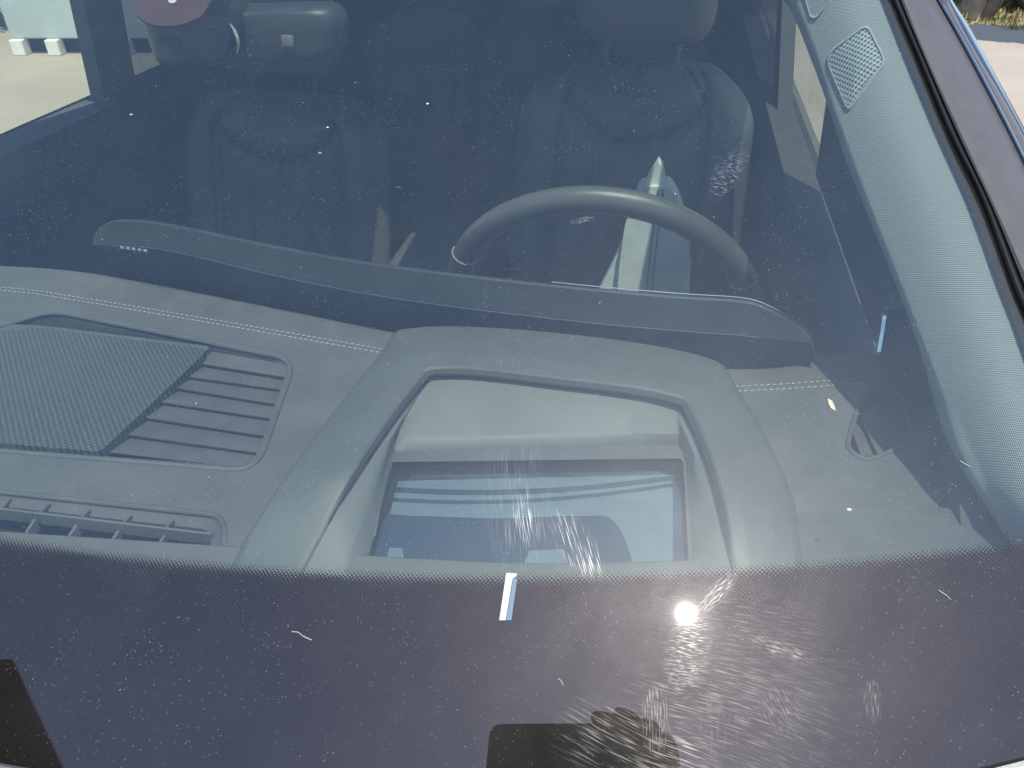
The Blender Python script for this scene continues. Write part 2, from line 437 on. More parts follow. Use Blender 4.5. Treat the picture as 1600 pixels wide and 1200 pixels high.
# ---- windshield
bm = bmesh.new(); uvl = bm.loops.layers.uv.new('UVMap'); sd = bm.verts.layers.float.new('side')
NX, NY = 60, 40; grid = []
def half_w(y): return .70-.23*max(0, y-.32)*1.0
for j in range(NY+1):
    t_ = j/NY; row = []
    for i in range(NX+1):
        # columns follow the side edges
        a = -1+2*i/NX
        y0 = base_y(XC+a*.73); y = y0+(1.24-y0)*t_
        hw = .738-.25*max(0, min(y, .85)-.40)-.14*max(0, y-.85)
        x = XC+a*hw
        v = bm.verts.new((x, y, glass_z(x, y))); row.append(v)
    grid.append(row)
for j in range(NY):
    for i in range(NX):
        f = bm.faces.new((grid[j][i], grid[j][i+1], grid[j+1][i+1], grid[j+1][i]))
        for l in f.loops:
            l[uvl].uv = (l.vert.co.x, (l.vert.co.y-edge_y(l.vert.co.x))/GN.z)
shield = new('windshield', bm, M['shield'], car)
# black side bands are their own printed strips on the inside face of the glass
def gpt(u, v, k=0.):                                 # pixel -> point k metres behind the curved glass
    p = GP(u, v, 0)
    for _ in range(6):
        d = ray(u, v).normalized(); zz = glass_z(p.x, p.y); p = p+d*(((p.z-zz)*GN.z+k)/-(d.dot(GN)))
    return p
TRIM_OUT = [(1284, -430), (1362, -70), (1390, 0), (1424, 86), (1476, 210), (1525, 319), (1570, 442), (1600, 520), (1640, 640), (1668, 760), (1680, 860)]
BROWN = [(1294, -430), (1374, -70), (1399, 0), (1434, 80), (1487, 208), (1536, 308), (1585, 442), (1618, 520), (1662, 640), (1692, 760), (1710, 870)]
BLACK = [(1306, -430), (1388, -70), (1412, 0), (1448, 90), (1506, 218), (1558, 330), (1607, 442), (1645, 530), (1690, 650), (1722, 770), (1745, 880)]
def strip(name, A, ka, B, kb, m, parent, n=6, fn=gpt):
    a = [fn(u, v, ka) for u, v in cr(A, n)]; b = [fn(u, v, kb) for u, v in cr(B, n)]
    return new(name, loft([a, b]), m, parent)
fm = mat('ceramic side band', (.030, .020, .012), .35, .1, 60, spec=.12, dust=.5)
strip('side_band', [(u-10, v) for u, v in TRIM_OUT], .002, BROWN, .002, fm, shield)
# pale tick and blue neighbour, coloured as a band gap with something sunlit behind
def quadpx(name, pts, k, m, parent, fn=gpt, th=.0006):
    bm = bmesh.new(); prism(bm, [fn(u, v, k) for u, v in pts], th, -GN); return new(name, bm, m, parent, smooth=False)
o = quadpx('band_gap_mark', [(791, 895), (808, 896), (806, 901), (801, 904), (790, 969), (780, 969)], -.0010, M['tick'], shield)
o['label'] = 'pale cream tick coloured as a sunlit gap in the black dotted band'
quadpx('band_gap_edge', [(802, 904), (808, 904), (799, 969), (791, 969)], -.0010, M['bluetick'], shield)
# sensor bracket behind the top of the glass
el = [(265+58*math.cos(a)*(1 if math.sin(a) > 0 else 1.1), 6+34*math.sin(a)) for a in [k*math.pi*2/40 for k in range(40)]]
el = [(208, -60), (208, 8), (216, 26), (238, 38), (272, 40), (300, 32), (322, 14), (345, -60)]
bm = bmesh.new(); prism(bm, [gpt(u, v, .003) for u, v in cr(el, 6, True)], .003, -GN)
sensor = new('sensor_bracket', bm, M['maroon'], shield)
bm = bmesh.new(); prism(bm, [gpt(u, v, .0015) for u, v in [(262, -2), (272, -3), (276, 2), (270, 5), (264, 4)]], .001, -GN)
new('sensor_lens', bm, M['tick'], shield)

TUCK[0] = True
# ---- front ledge of the dash that follows the band edge
FE = [(-260, 818), (-100, 832), (0, 840), (400, 866), (700, 885), (900, 890), (1200, 880), (1400, 868), (1600, 846), (1700, 830), (1800, 812)]
DASHZ = .45
dash = new('dashboard', bmesh.new(), M['dash'], car)      # filled below
led_a = [DZ(u, v-9, .446) for u, v in cr(FE, 6)]; led_a0 = [DZ(u, v-10, .452) for u, v in cr(FE, 6)]
led_b = [Vector((p.x, base_y(p.x)-.01, glass_z(p.x, base_y(p.x)-.01)-.02)) for p in led_a]
new('front_ledge', loft([led_a0, led_a, [p+Vector((0, -.012, -.0005)) for p in led_a], led_b]), M['dash2'], dash)

# ---- dash top sheet with openings
SPK = rounded([(-170, 560), (82, 486), (462, 562), (400, 738), (-200, 690)], [30, 26, 34, 40, 30], 8)
DEF = rounded([(-220, 745), (352, 806), (350, 905), (-220, 850)], [20, 26, 26, 20], 6)
SV = rounded([(1348, 612), (1412, 616), (1428, 690), (1352, 722), (1322, 700)], [16, 18, 22, 20, 14], 6)
def on(poly, drop): return [DZ(u, v, drop) for u, v in poly]
REAR = [(-420, 400), (-200, 408), (0, 418), (90, 424), (180, 437), (400, 480), (600, 521), (760, 550), (950, 572), (1140, 581), (1225, 578), (1262, 568), (1295, 560), (1340, 557), (1405, 560), (1432, 574), (1470, 620), (1520, 690), (1600, 790), (1700, 850)]
rear = [DZ(u, v, DASHZ) for u, v in cr(REAR, 5)]
front = [Vector((x, base_y(x)+.06, ZC-DASHZ+LIFT+SLP*(.66-base_y(x)-.06)-.012)) for x in [rear[-1].x+.02-(rear[-1].x+.02-rear[0].x)*k/30 for k in range(31)]]
bmd = fillholes(rear+front, [on(SPK, DASHZ), on(DEF, DASHZ), on(SV, DASHZ), on(rounded([(572, 925), (606, 722), (1068, 716), (1078, 925)], 10, 3), DASHZ)])
# rear roll-off
roll = [rear]
for k in range(1, 7):
    a = k/6*math.pi/2
    roll.append([p+Vector((0, .016*math.sin(a), -.016*(1-math.cos(a)))) for p in rear])
roll.append([p+Vector((0, .018, -.30)) for p in rear])
rows(bmd, roll, False, True)
tuck(bmd); bmd.to_mesh(dash.data); bmd.free()
for p in dash.data.polygons: p.use_smooth = True
dash.data.set_sharp_from_angle(angle=R(30))

# raised lips round the openings
def lip(name, poly, drop, r, m, parent, up=0.0, closed=True):
    bm = bmesh.new(); tube(bm, [DZ(u, v, drop-up) for u, v in poly], r, 8, closed=closed); return new(name, bm, m, parent)
# twin rows of stitches: tiny lozenges in one mesh per run, plus the seam groove between
def stitches(name, line, gap, drop=DASHZ, step=.0062, parent=dash, r=.00075):
    bm = bmesh.new()
    for off in (-gap/2, gap/2):
        pts = [DZ(u, v, drop) for u, v in cr(line, 10)]
        acc = 0; nxt = 0
        for a, b in zip(pts, pts[1:]):
            L = (b-a).length; d = (b-a).normalized(); nrm = Vector((-d.y, d.x, 0))
            while nxt < acc+L:
                p = a+d*(nxt-acc)+nrm*off+Vector((0, 0, .0006)); q = p+d*step*.62+nrm*.0006
                tube(bm, [p, (p+q)/2+Vector((0, 0, .0003)), q], [r*.7, r, r*.7], 5); nxt += step
            acc += L
    new(name, bm, M['thread'], parent)
    bm = bmesh.new(); tube(bm, [DZ(u, v, drop) for u, v in cr(line, 8)], .0013, 6); new('seam_welt', bm, M['dash'], parent)
stitches('stitching', [(-300, 430), (0, 452), (120, 468), (300, 498), (450, 524), (610, 552)], .0062)
stitches('stitching', [(1150, 609), (1240, 604), (1330, 597), (1345, 596)], .0075)

# ---- passenger speaker recess
spk = new('speaker_recess', bmesh.new(), M['dash2'], dash)
bm = bmesh.new()
SPKi = rounded([(-165, 566), (84, 494), (452, 568), (395, 730), (-195, 686)], [30, 22, 30, 36, 30], 8)
rr = [on(SPK, DASHZ), on(SPK, DASHZ+.0015), on(SPKi, DASHZ+.006)]
for r_ in rr: r_.append(r_[0])
rows(bm, rr)
rr2 = [on(SPKi, DASHZ+.006), [p-Vector((0, 0, .035)) for p in on(SPKi, DASHZ+.006)]]
for r_ in rr2: r_.append(r_[0])
rows(bm, rr2); f = bm.faces.new([bm.verts.new(p-Vector((0, 0, .0348))) for p in on(SPKi, DASHZ+.006)])
bm.to_mesh(spk.data); bm.free()
for p in spk.data.polygons: p.use_smooth = True
spk.data.set_sharp_from_angle(angle=R(35))
lip('recess_lip', SPK, DASHZ, .0030, M['dash2'], dash, -.0004)
# perforated cover
gp = rounded([(-150, 590), (-40, 520), (70, 512), (326, 546), (156, 706), (-185, 676)], [4, 20, 24, 16, 8, 4], 5)
def planar_uv(bm):
    uvl = bm.loops.layers.uv.verify()
    for f in bm.faces:
        for l in f.loops: l[uvl].uv = (l.vert.co.x, l.vert.co.y)
bm = bmesh.new(); prism(bm, on(gp, DASHZ-.001), .010); planar_uv(bm); new('speaker_grille', bm, M['mesh'], dash, angle=25)
bm = bmesh.new(); prism(bm, on(rounded([(-170, 590), (-20, 505), (60, 508), (330, 541), (310, 556), (60, 530), (-20, 560)], 8, 3), DASHZ+.001), .010)
new('speaker_surround', bm, M['dash2'], dash, angle=25)
# louvres
Lf = [(330, 549), (308, 567), (284, 587), (262, 604), (237, 626), (211, 650), (183, 677), (155, 705)]
Rt = [(462, 572), (456, 591), (450, 610), (442, 633), (432, 655), (420, 682), (408, 708), (398, 733)]
for k in range(7):
    a0, a1 = Lf[k], Lf[k+1]; b0, b1 = Rt[k], Rt[k+1]
    if k == 0: zf, zn = DASHZ+.004, DASHZ+.005
    else: zf, zn = DASHZ+.0125, DASHZ+.006
    ext = 10
    m_ = 9; RR = []
    for j in range(m_):
        t_ = j/(m_-1); far = .0 if k else 0
        prof = zf+(zn-zf)*(t_**.75)
        pa = (a0[0]+(a1[0]-a0[0])*t_, a0[1]+(a1[1]-a0[1])*t_); pb = (b0[0]+(b1[0]-b0[0])*t_, b0[1]+(b1[1]-b0[1])*t_)
        RR.append([DZ(pa[0]+(pb[0]-pa[0])*q, pa[1]+(pb[1]-pa[1])*q, prof+(.004*math.exp(-(q/.05)**2))) for q in [i/12 for i in range(13)]])
    last = RR[-1]; RR.append([p+Vector((0, .0006, -.0022)) for p in last]); RR.append([p+Vector((0, .010, -.0035)) for p in last])
    new('louvre', loft(RR, flip=True), M['dash2'], dash)

# ---- defroster outlet
bm = bmesh.new(); DEFi = rounded([(-215, 752), (343, 812), (341, 905), (-215, 850)], [20, 22, 26, 20], 6)
DEFj = rounded([(-205, 768), (330, 828), (328, 905), (-205, 850)], [18, 18, 22, 18], 6)
for A, za, B, zb in ((DEF, DASHZ, DEFi, DASHZ+.004), (DEFi, DASHZ+.004, DEFj, DASHZ+.007)):
    q = [on(A, za), on(B, zb)]; [r_.append(r_[0]) for r_ in q]; rows(bm, q)
q = [on(DEFj, DASHZ+.007), [p-Vector((0, 0, .045)) for p in on(DEFj, DASHZ+.007)]]; [r_.append(r_[0]) for r_ in q]; rows(bm, q)
def_duct = None
new('defroster_outlet', bm, M['dash2'], dash)
bm = bmesh.new(); q = [[p+Vector((0, -.0006, 0)) for p in on(DEFj, DASHZ+.009)], [p-Vector((0, .0006, .044)) for p in on(DEFj, DASHZ+.007)]]; [r_.append(r_[0]) for r_ in q]; rows(bm, q)
bm.faces.new([bm.verts.new(p-Vector((0, 0, .0445))) for p in on(DEFj, DASHZ+.007)])
new('outlet_duct', bm, M['black'], dash)  # black lining puts the shade of the recess into the colour
lip('recess_lip', DEF, DASHZ, .0020, M['dash2'], dash, -.0004)
bm = bmesh.new()
def bar(bm, p, q, wd, ht):
    d = (q-p); L = d.length; rot = d.to_track_quat('X', 'Z').to_matrix(); box(bm, (p+q)/2, (L, wd, ht), rot, min(wd, ht)*.2, 1)
bar(bm, DZ(-215, 776, .457), DZ(333, 842, .457), .0022, .012)
new('vent_rail', bm, M['dash2'], dash)
for (u0, v0) in [(-100, 770), (-42, 778), (20, 786), (80, 794), (143, 803), (207, 812), (273, 820)]:
    bm = bmesh.new(); bar(bm, DZ(u0, v0, .458), DZ(u0-17, v0+16, .458), .0022, .010); new('vent_fin', bm, M['dash2'], dash)
for (u0, v0) in [(-70, 806), (-8, 812), (58, 818), (122, 828), (188, 836), (260, 843)]:
    bm = bmesh.new(); bar(bm, DZ(u0, v0, .458), DZ(u0-14, v0+20, .458), .0022, .010); new('vent_fin', bm, M['dash2'], dash)

# ---- side window outlet at the driver's end
bm = bmesh.new(); q = [on(SV, DASHZ), [p-Vector((0, 0, .022)) for p in on(SV, DASHZ)]]; [r_.append(r_[0]) for r_ in q]; rows(bm, q)
bm.faces.new([bm.verts.new(p-Vector((0, 0, .0218))) for p in on(SV, DASHZ)])
new('side_outlet', bm, M['dash2'], dash)
lip('outlet_lip', SV, DASHZ, .0022, M['dash2'], dash, .0003)
for k, (a, b, c_, d_) in enumerate([((1340, 640), (1375, 640), (1412, 692), (1372, 712)), ((1352, 622), (1385, 622), (1420, 668), (1414, 688)), ((1330, 668), (1338, 645), (1368, 712), (1345, 712))]):
    bm = bmesh.new(); prism(bm, [DZ(*a, .456), DZ(*b, .462), DZ(*c_, .462), DZ(*d_, .456)], .002); new('outlet_vane', bm, M['dash2'], dash, smooth=False)

# ---- low step on the dash right of the projector hood
bm = bmesh.new()
stp = rounded([(1240, 800), (1480, 787), (1600, 838), (1600, 930), (1240, 930)], [4, 60, 10, 4, 4], 6)
prism(bm, on(stp, DASHZ-.004), .006); new('dash_step', bm, M['dash2'], dash, angle=25)

# ---- projector hood
HR = [  # (drop, key pixels): every row has the same nine keys, front left round the back to front right
 (.452, [(300, 1010), (398, 818), (585, 572), (634, 532), (870, 542), (1105, 582), (1165, 636), (1243, 790), (1262, 1010)]),
 (.430, [(315, 1010), (404, 808), (588, 560), (642, 519), (870, 527), (1098, 562), (1155, 612), (1238, 782), (1256, 1010)]),
 (.4205, [(325, 1010), (410, 803), (594, 556), (650, 512), (870, 520), (1092, 555), (1148, 604), (1232, 780), (1250, 1010)]),
 (.4180, [(331, 1010), (416, 801), (599, 556), (655, 512), (870, 521), (1088, 556), (1143, 602), (1226, 781), (1244, 1010)]),
 (.4065, [(392, 1000), (492, 772), (612, 594), (668, 549), (870, 562), (1056, 592), (1107, 636), (1160, 792), (1184, 1010)]),
 (.4055, [(396, 1000), (497, 772), (615, 596), (671, 552), (870, 565), (1053, 595), (1104, 639), (1157, 793), (1181, 1010)]),
 (.4050, [(426, 970), (530, 766), (640, 604), (692, 572), (870, 588), (1044, 612), (1089, 648), (1138, 800), (1170, 1010)]),
 (.4070, [(431, 966), (535, 767), (644, 607), (696, 576), (870, 592), (1040, 616), (1085, 652), (1134, 800), (1166, 1010)]),
 (.4130, [(436, 962), (540, 768), (649, 611), (701, 584), (870, 600), (1036, 624), (1079, 658), (1129, 800), (1161, 1010)]),
 (.4230, [(439, 965), (543, 770), (652, 613), (702, 589), (870, 605), (1034, 628), (1075, 660), (1127, 800), (1159, 1010)]),
]
hood = new('projector_hood', loft([[DZ(u, v, dr) for u, v in cr(k_, 8)] for dr, k_ in [(min(a_+.008, .452), b_) for a_, b_ in HR]]), M['hood'], car, angle=28)
TR = [
 (.4215, [(437, 968), (542, 771), (652, 613), (702, 590), (870, 606), (1034, 628), (1075, 660), (1128, 800), (1160, 1010)]),
 (.4245, [(450, 970), (556, 785), (640, 638), (690, 610), (860, 622), (1030, 640), (1066, 668), (1112, 800), (1146, 1010)]),
 (.432, [(480, 985), (572, 800), (622, 672), (650, 680), (850, 677), (1030, 678), (1068, 690), (1096, 800), (1128, 1010)]),
 (.435, [(492, 985), (576, 800), (617, 680), (646, 690), (850, 686), (1030, 683), (1070, 695), (1092, 800), (1120, 1010)]),
 (.445, [(545, 985), (592, 800), (612, 726), (634, 711), (850, 704), (1040, 699), (1064, 712), (1072, 800), (1084, 1010)]),
 (.450, [(549, 985), (596, 800), (615, 730), (638, 716), (850, 709), (1038, 704), (1061, 716), (1069, 800), (1080, 1010)]),
]
new('projector_tray', loft([[DZ(u, v, dr) for u, v in cr(k_, 8)] for dr, k_ in [(a_+.008, b_) for a_, b_ in TR]]), M['tray'], hood, angle=50)
cov = cr(TR[-1][1], 8)
def sag(p):  # the cover is a shallow trough
    s = (p.y-.40)/.12; return Vector((p.x, p.y, p.z-.0005*(1-min(1, s*s))))
ca = [DZ(u, v, .4565) for u, v in cov]
n_ = len(ca); half = n_//2
bm = bmesh.new(); RRc = []
for j in range(0, half+1):
    a, b = ca[j], ca[n_-1-j]
    RRc.append([sag(a.lerp(b, i/24)) for i in range(25)])
rows(bm, RRc, flip=True); new('projector_cover', bm, M['cover'], hood)
bm = bmesh.new(); tube(bm, [DZ(u, v, .4295) for u, v in cr(TR[0][1], 8)[10:-10]], .0011, 6); new('tray_gap', bm, M['rubber'], hood)  # black tube draws the dark of the gap above the tray
bm = bmesh.new(); tube(bm, [DZ(u, v, .4553) for u, v in cov], .0013, 6); new('cover_gap', bm, M['rubber'], hood)  # black tube draws the dark gap round the cover
# well below the cover; its dark band and patch draw reflections in the glass
M['inner'] = mat('projector well lining', (.26, .31, .34), .6, .1, 10)
M['innerdark'] = mat('cover reflection blue', (.02, .035, .06), .5, .1, 10)  # dark blue of the cover's reflections, put into the colour
bm = bmesh.new(); box(bm, (DZ(830, 860, .482)+Vector((0, .03, 0))), (.36, .36, .004)); new('well_floor', bm, M['inner'], hood)
bm = bmesh.new(); prism(bm, [DZ(u, v, .472) for u, v in cr([(560, 812), (640, 806), (780, 810), (905, 806), (960, 815), (990, 890), (980, 960), (560, 960)], 4, True)], .002); new('reflected_patch', bm, M['innerdark'], hood)
bm = bmesh.new(); tube(bm, [DZ(u, v, .466) for u, v in cr([(560, 762), (700, 769), (820, 768), (940, 760), (1090, 742)], 8)], .0022, 6); new('reflected_band', bm, M['innerdark'], hood)
bm = bmesh.new(); prism(bm, [DZ(u, v, .468) for u, v in [(828, 860), (880, 858), (905, 920), (800, 920)]], .004); new('well_bracket', bm, M['inner'], hood, smooth=False)
bm = bmesh.new(); prism(bm, [DZ(u, v, .468) for u, v in [(608, 855), (630, 857), (632, 920), (595, 920)]], .004); new('well_bracket', bm, M['inner'], hood, smooth=False)

TUCK[0] = False
# ---- display panel: the back of a long screen standing behind the dash
TOP = [(146, 372), (158, 354), (186, 344), (260, 350), (420, 383), (560, 408), (700, 427), (900, 449), (1060, 463), (1160, 470), (1205, 484), (1245, 508), (1268, 528), (1272, 560)]
TOPD = [.405, .390, .381, .380, .380, .380, .380, .380, .380, .380, .386, .400, .412, .44]
base = [DZ(u, v, d_) for (u, v), d_ in zip(TOP, TOPD)]
disp = None
def arc(pts, n=5): return [Vector(p) for p in cr([tuple(p) for p in pts], n)]
tp = arc(base)
def lowered(p, k):
    return Vector((p.x, p.y+.006*k, p.z-k))
rws = []
endx0, endx1 = tp[0].x, tp[-1].x
midline = [Vector((p.x, p.y-.002, min(p.z, ZC+LIFT-.380-.034))) for p in tp]
rws.append([p+Vector((0, .014, -.010)) for p in tp])
rws.append([p+Vector((0, .004, -.0008)) for p in tp])
rws.append([p for p in tp])
rws.append([p+Vector((0, -.0012, -.0016)) for p in tp])
rws.append([Vector((p.x, p.y-.004, min(p.z-.004, ZC+LIFT-.4145))) for p in tp])
rws.append([Vector((p.x, p.y+.004, min(p.z-.006, ZC+LIFT-.4175))) for p in tp])
rws.append([Vector((p.x, p.y+.030, min(p.z-.02, ZC+LIFT-.50))) for p in tp])
disp = new('display_panel', loft(rws, flip=True), M['panel'], car, angle=22)
bm = bmesh.new(); f_ = [p+Vector((0, .0145, -.011)) for p in tp]
rows(bm, [f_, [Vector((p.x, p.y+.01, ZC+LIFT-.52)) for p in f_]]); new('screen', bm, M['gloss'], disp)
bm = bmesh.new(); tube(bm, [p+Vector((0, .004, .0010)) for p in tp[34:-4]], .0006, 5); new('edge_highlight', bm, M['chrome'], disp)  # chrome line draws the highlight along the display's upper edge
sub = [Vector((p.x, p.y-.0062, ZC+LIFT-.4135)) for p in tp[8:50]]
bm = bmesh.new(); tube(bm, sub, .0007, 5); new('trim_line', bm, M['trimline'], disp)
bm = bmesh.new()
for k in range(5): box(bm, DZ(196+k*9, 383+k*1.2, .393)+Vector((0, -.006, 0)), (.004, .001, .0025), None)
new('printed_mark', bm, M['thread'], disp, smooth=False)

# ---- steering wheel
WT = R(22); WC = Vector((-.055, .895, ZC-.515)); WR = .192
wu = Vector((0, -math.sin(WT), math.cos(WT))); wn_ = Vector((0, math.cos(WT), math.sin(WT))); wx = Vector((1, 0, 0))
sw = empty('steering_wheel', WC); sw.parent = car; sw.matrix_parent_inverse = car.matrix_world.inverted()
bpy.context.view_layer.update()
def wpt(a, r, off=0): return WC+wx*(r*math.cos(a))+wu*(r*math.sin(a))+wn_*off
bm = bmesh.new(); N = 96
rr = []
for i in range(N+1):
    a = 2*math.pi*i/N; c0 = wpt(a, WR); er = (c0-WC).normalized()
    rr.append([c0+er*(.0165*math.cos(b))+wn_*(.0145*math.sin(b)) for b in [k*2*math.pi/16 for k in range(16)]])
rows(bm, rr, True); bmesh.ops.remove_doubles(bm, verts=bm.verts, dist=1e-5)
rim = new('rim', bm, M['rim'], sw)
for a in (R(24), R(156)):
    bm = bmesh.new(); c0 = wpt(a, WR); er = (c0-WC).normalized()
    tube(bm, [c0+er*(.0172*math.cos(b))+wn_*(.0152*math.sin(b)) for b in [k*2*math.pi/24 for k in range(24)]], .0008, 5, closed=True); new('rim_seam', bm, M['thread'], rim)
bm = bmesh.new(); box(bm, WC-wu*.045, (.15, .10, .05), Matrix((wx, wu, wn_)).transposed(), .02, 4); new('airbag_hub', bm, M['black'], sw)
for a in (R(2), R(178), R(270)):
    bm = bmesh.new(); p, q = wpt(a, .05), wpt(a, WR-.005); bar(bm, p, q, .03, .012); new('spoke', bm, M['black'], sw)
bm = bmesh.new(); tube(bm, [WC-wn_*.02, WC-wn_*.14, WC-wn_*.30], [.05, .055, .06], 20); new('column_shroud', bm, M['black'], sw)

# ---- seats
def backrest_bm(cx, y0, d0, y1, d1, w0, w1, th=.11, ribs=True):
    """front faces -y ; (y0,d0) bottom, (y1,d1) top as y and drop"""
    NA, NB = 64, 60; fr = []; bk = []
    for j in range(NB+1):
        b = j/NB; row = []; rb = []
        for i in range(NA+1):
            a = -1+2*i/NA
            w_ = w0+(w1-w0)*b
            tc = max(0, (b-.80)/.20); shr = math.sqrt(max(0, 1-(tc**2.4)*.62))
            x = a*w_*shr
            e = 1-abs(a)**6; e2 = 1-max(0, (b-.9)/.1)**2.5*.9
            bol = .045*math.exp(-((abs(a)-.82)/.16)**2)*(1-.5*b)
            h = .05*e*e2+bol
            yk = .78+.17*(a/.70)**2     # yoke seam
            if ribs:
                h -= .017*math.exp(-((b-yk)/.016)**2)
                if b > yk and abs(a) < .7: h += .012*min(1, (b-yk)/.06)*min(1, (1-b)/.06)
                if abs(a) < .58 and b < yk:
                    h -= .009*abs(math.cos(a/.58*math.pi*2.0))**10
            h -= .012*math.exp(-((abs(a)-.62)/.022)**2)
            yy = y0+(y1-y0)*b; dd = d0+(d1-d0)*b
            row.append((cx+x, yy-h, ZC-dd)); rb.append((cx+x*.96, yy+th*(.55+.45*e*e2)-.03, ZC-dd))
        fr.append(row); bk.append(rb)
    bm = bmesh.new(); rows(bm, fr); rows(bm, bk, flip=True)
    rows(bm, [fr[-1], bk[-1]]); rows(bm, [fr[0], bk[0]], flip=True)
    rows(bm, [[r_[0] for r_ in fr], [r_[0] for r_ in bk]]); rows(bm, [[r_[-1] for r_ in fr], [r_[-1] for r_ in bk]], flip=True)
    bmesh.ops.remove_doubles(bm, verts=bm.verts, dist=1e-6)
    return bm
def seat(cx, name='front_seat', y1=1.60, d1=.42, y0=1.42, d0=1.0, w0=.25, w1=.235, hd=.06, label=None):
    s = empty(name, (cx, y0, ZC-1.3)); s.parent = car; s.matrix_parent_inverse = car.matrix_world.inverted(); bpy.context.view_layer.update()
    if label: s['label'] = label
    new('backrest', backrest_bm(cx, y0, d0, y1, d1, w0, w1), M['seatmid'], s, angle=60)
    bm = bmesh.new(); box(bm, (cx, y0-.22, ZC-.98), (.50, .52, .17), None, .06, 5); new('seat_cushion', bm, M['seatmid'], s)
    for sx in (-1, 1):
        bm = bmesh.new(); box(bm, (cx+sx*.215, y0-.20, ZC-.93), (.09, .50, .16), None, .04, 4); new('bolster', bm, M['leather'], s)
        bm = bmesh.new(); tube(bm, [(cx+sx*.071, y1+.01, ZC-d1-.03), (cx+sx*.071, y1+.02, ZC-d1+hd+.06)], .007, 12); new('headrest_post', bm, M['panel'], s)
    bm = bmesh.new(); box(bm, (cx, y1+.01, ZC-d1+hd+.11), (.27, .11, .19), None, .052, 6); new('headrest', bm, M['leather'], s)
    return s
seat(-.055, y1=1.62, d1=.372, hd=.022, label='driver seat behind the steering wheel')
seat(-.80, y1=1.55, y0=1.38, d1=.455, hd=.022, label='passenger seat')
for cx in (-.80, -.43, -.06):
    bm = backrest_bm(cx, 2.42, 1.0, 2.62, .48, .19, .185, .12, False); 
    rs = new('rear_seat', bm, M['seatmid'], car, angle=60)
    bm = bmesh.new(); box(bm, (cx, 2.62, ZC-.39), (.24, .09, .16), None, .04, 5); new('headrest', bm, M['leather'], rs)
    bm = bmesh.new(); box(bm, (cx, 2.14, ZC-.98), (.36, .56, .18), None, .05, 4); new('rear_seat_cushion', bm, M['seatmid'], rs)
M['sunpatch'] = mat('sunlit patch grey', (.56, .60, .56), .85, .08, 20, .5, 900)  # pale colour stands in for sun on the seat
patch_root = empty('sun_patch_panel', (0, 1.24, ZC-.89), 'pale grey panel added for the sunlit patch on the driver seat, seen through the steering wheel', 'sun_patch')  # added shape in place of the sunlit patch on the seat
bm = bmesh.new(); prism(bm, [DY(u, v, 1.24) for u, v in rounded([(976, 352), (998, 294), (1046, 290), (1064, 322), (1078, 392), (1078, 610), (960, 610), (966, 430)], [12, 10, 10, 16, 14, 6, 6, 20], 4)], .05, Vector((0, 1, 0)))
new('panel', bm, M['sunpatch'], patch_root, angle=30)
bm = bmesh.new(); prism(bm, [DY(u, v, 1.25) for u, v in [(1000, 306), (1012, 280), (1028, 254), (1036, 262), (1040, 306)]], .03, Vector((0, 1, 0))); new('patch_tip', bm, M['sunpatch'], patch_root, smooth=False)
bm = bmesh.new(); prism(bm, [DY(u, v, 1.27) for u, v in [(984, 354), (966, 430), (960, 610), (860, 610), (938, 452)]], .03, Vector((0, 1, 0))); new('patch_side', bm, M['sunpatch'], patch_root, smooth=False)
for du in (0, 8):
    bm = bmesh.new(); tube(bm, [DY(u+du, v, 1.238) for u, v in [(1028, 296), (1020, 360), (1012, 430), (1006, 520)]], .0010, 5); new('seam', bm, M['leather'], patch_root)
# centre console between the seats
bm = bmesh.new(); box(bm, (XC, 1.15, ZC-.92), (.20, .80, .34), None, .03, 3); cons = new('centre_console', bm, M['leather'], car)
bm = bmesh.new(); box(bm, (XC, 1.42, ZC-.735), (.19, .34, .04), None, .018, 3); new('armrest', bm, M['seatmid'], cons)

# ---- rear-view mirror
mir = empty('rear_view_mirror', DX(395, 45, -.46)); mir.parent = car; mir.matrix_parent_inverse = car.matrix_world.inverted(); bpy.context.view_layer.update()
MY = .86
mp = rounded([(222, 14), (520, 4), (538, 26), (534, 92), (250, 104)], [22, 26, 20, 26, 26], 6)
ring = [DY(u, v, MY) for u, v in mp]; cm = sum(ring, Vector())/len(ring)
dd = (cm-O).normalized(); rws = []
for k in range(8):
    a = k/7*math.pi/2; sc = math.cos(a)**.6 if k < 7 else .02; off = -.026*math.sin(a)
    rws.append([cm+(p-cm)*(.55+.45*sc if k < 7 else 0.02)+Vector((0, off, 0)) for p in ring])
rws = [[p+Vector((0, .014, 0)) for p in ring], [p+Vector((0, .006, 0)) for p in ring]]+rws
for r_ in rws: r_.append(r_[0])
new('mirror_shell', loft(rws, flip=True), M['panel'], mir, angle=50)
bm = bmesh.new(); bm.faces.new([bm.verts.new(cm+(p-cm)*.96+Vector((0, .0142, 0))) for p in ring]); new('mirror_glass', bm, M['chrome'], mir, smooth=False)
# camera pod ahead of the mirror
bm = bmesh.new(); pod = rounded([(222, 25), (250, -40), (345, -40), (372, 50), (352, 98), (262, 82)], 22, 6)
pr_ = [DY(u, v, MY-.045) for u, v in pod]; pc = sum(pr_, Vector())/len(pr_)
rws = [[p+Vector((0, .04, 0)) for p in pr_], pr_, [pc+(p-pc)*.93+Vector((0, -.005, 0)) for p in pr_], [pc+(p-pc)*.02+Vector((0, -.008, 0)) for p in pr_]]
for r_ in rws: r_.append(r_[0])
new('camera_pod', loft(rws, flip=True), M['panel'], mir, angle=50)
bm = bmesh.new(); tube(bm, [DY(u, v, MY-.052) for u, v in cr([(354, 33), (366, 46), (373, 66), (370, 84)], 6)], [.0006+.0016*math.sin(math.pi*i/18) for i in range(19)], 6); new('pod_highlight', bm, M['chrome'], mir)  # tapered chrome sliver draws the arc highlight on the pod
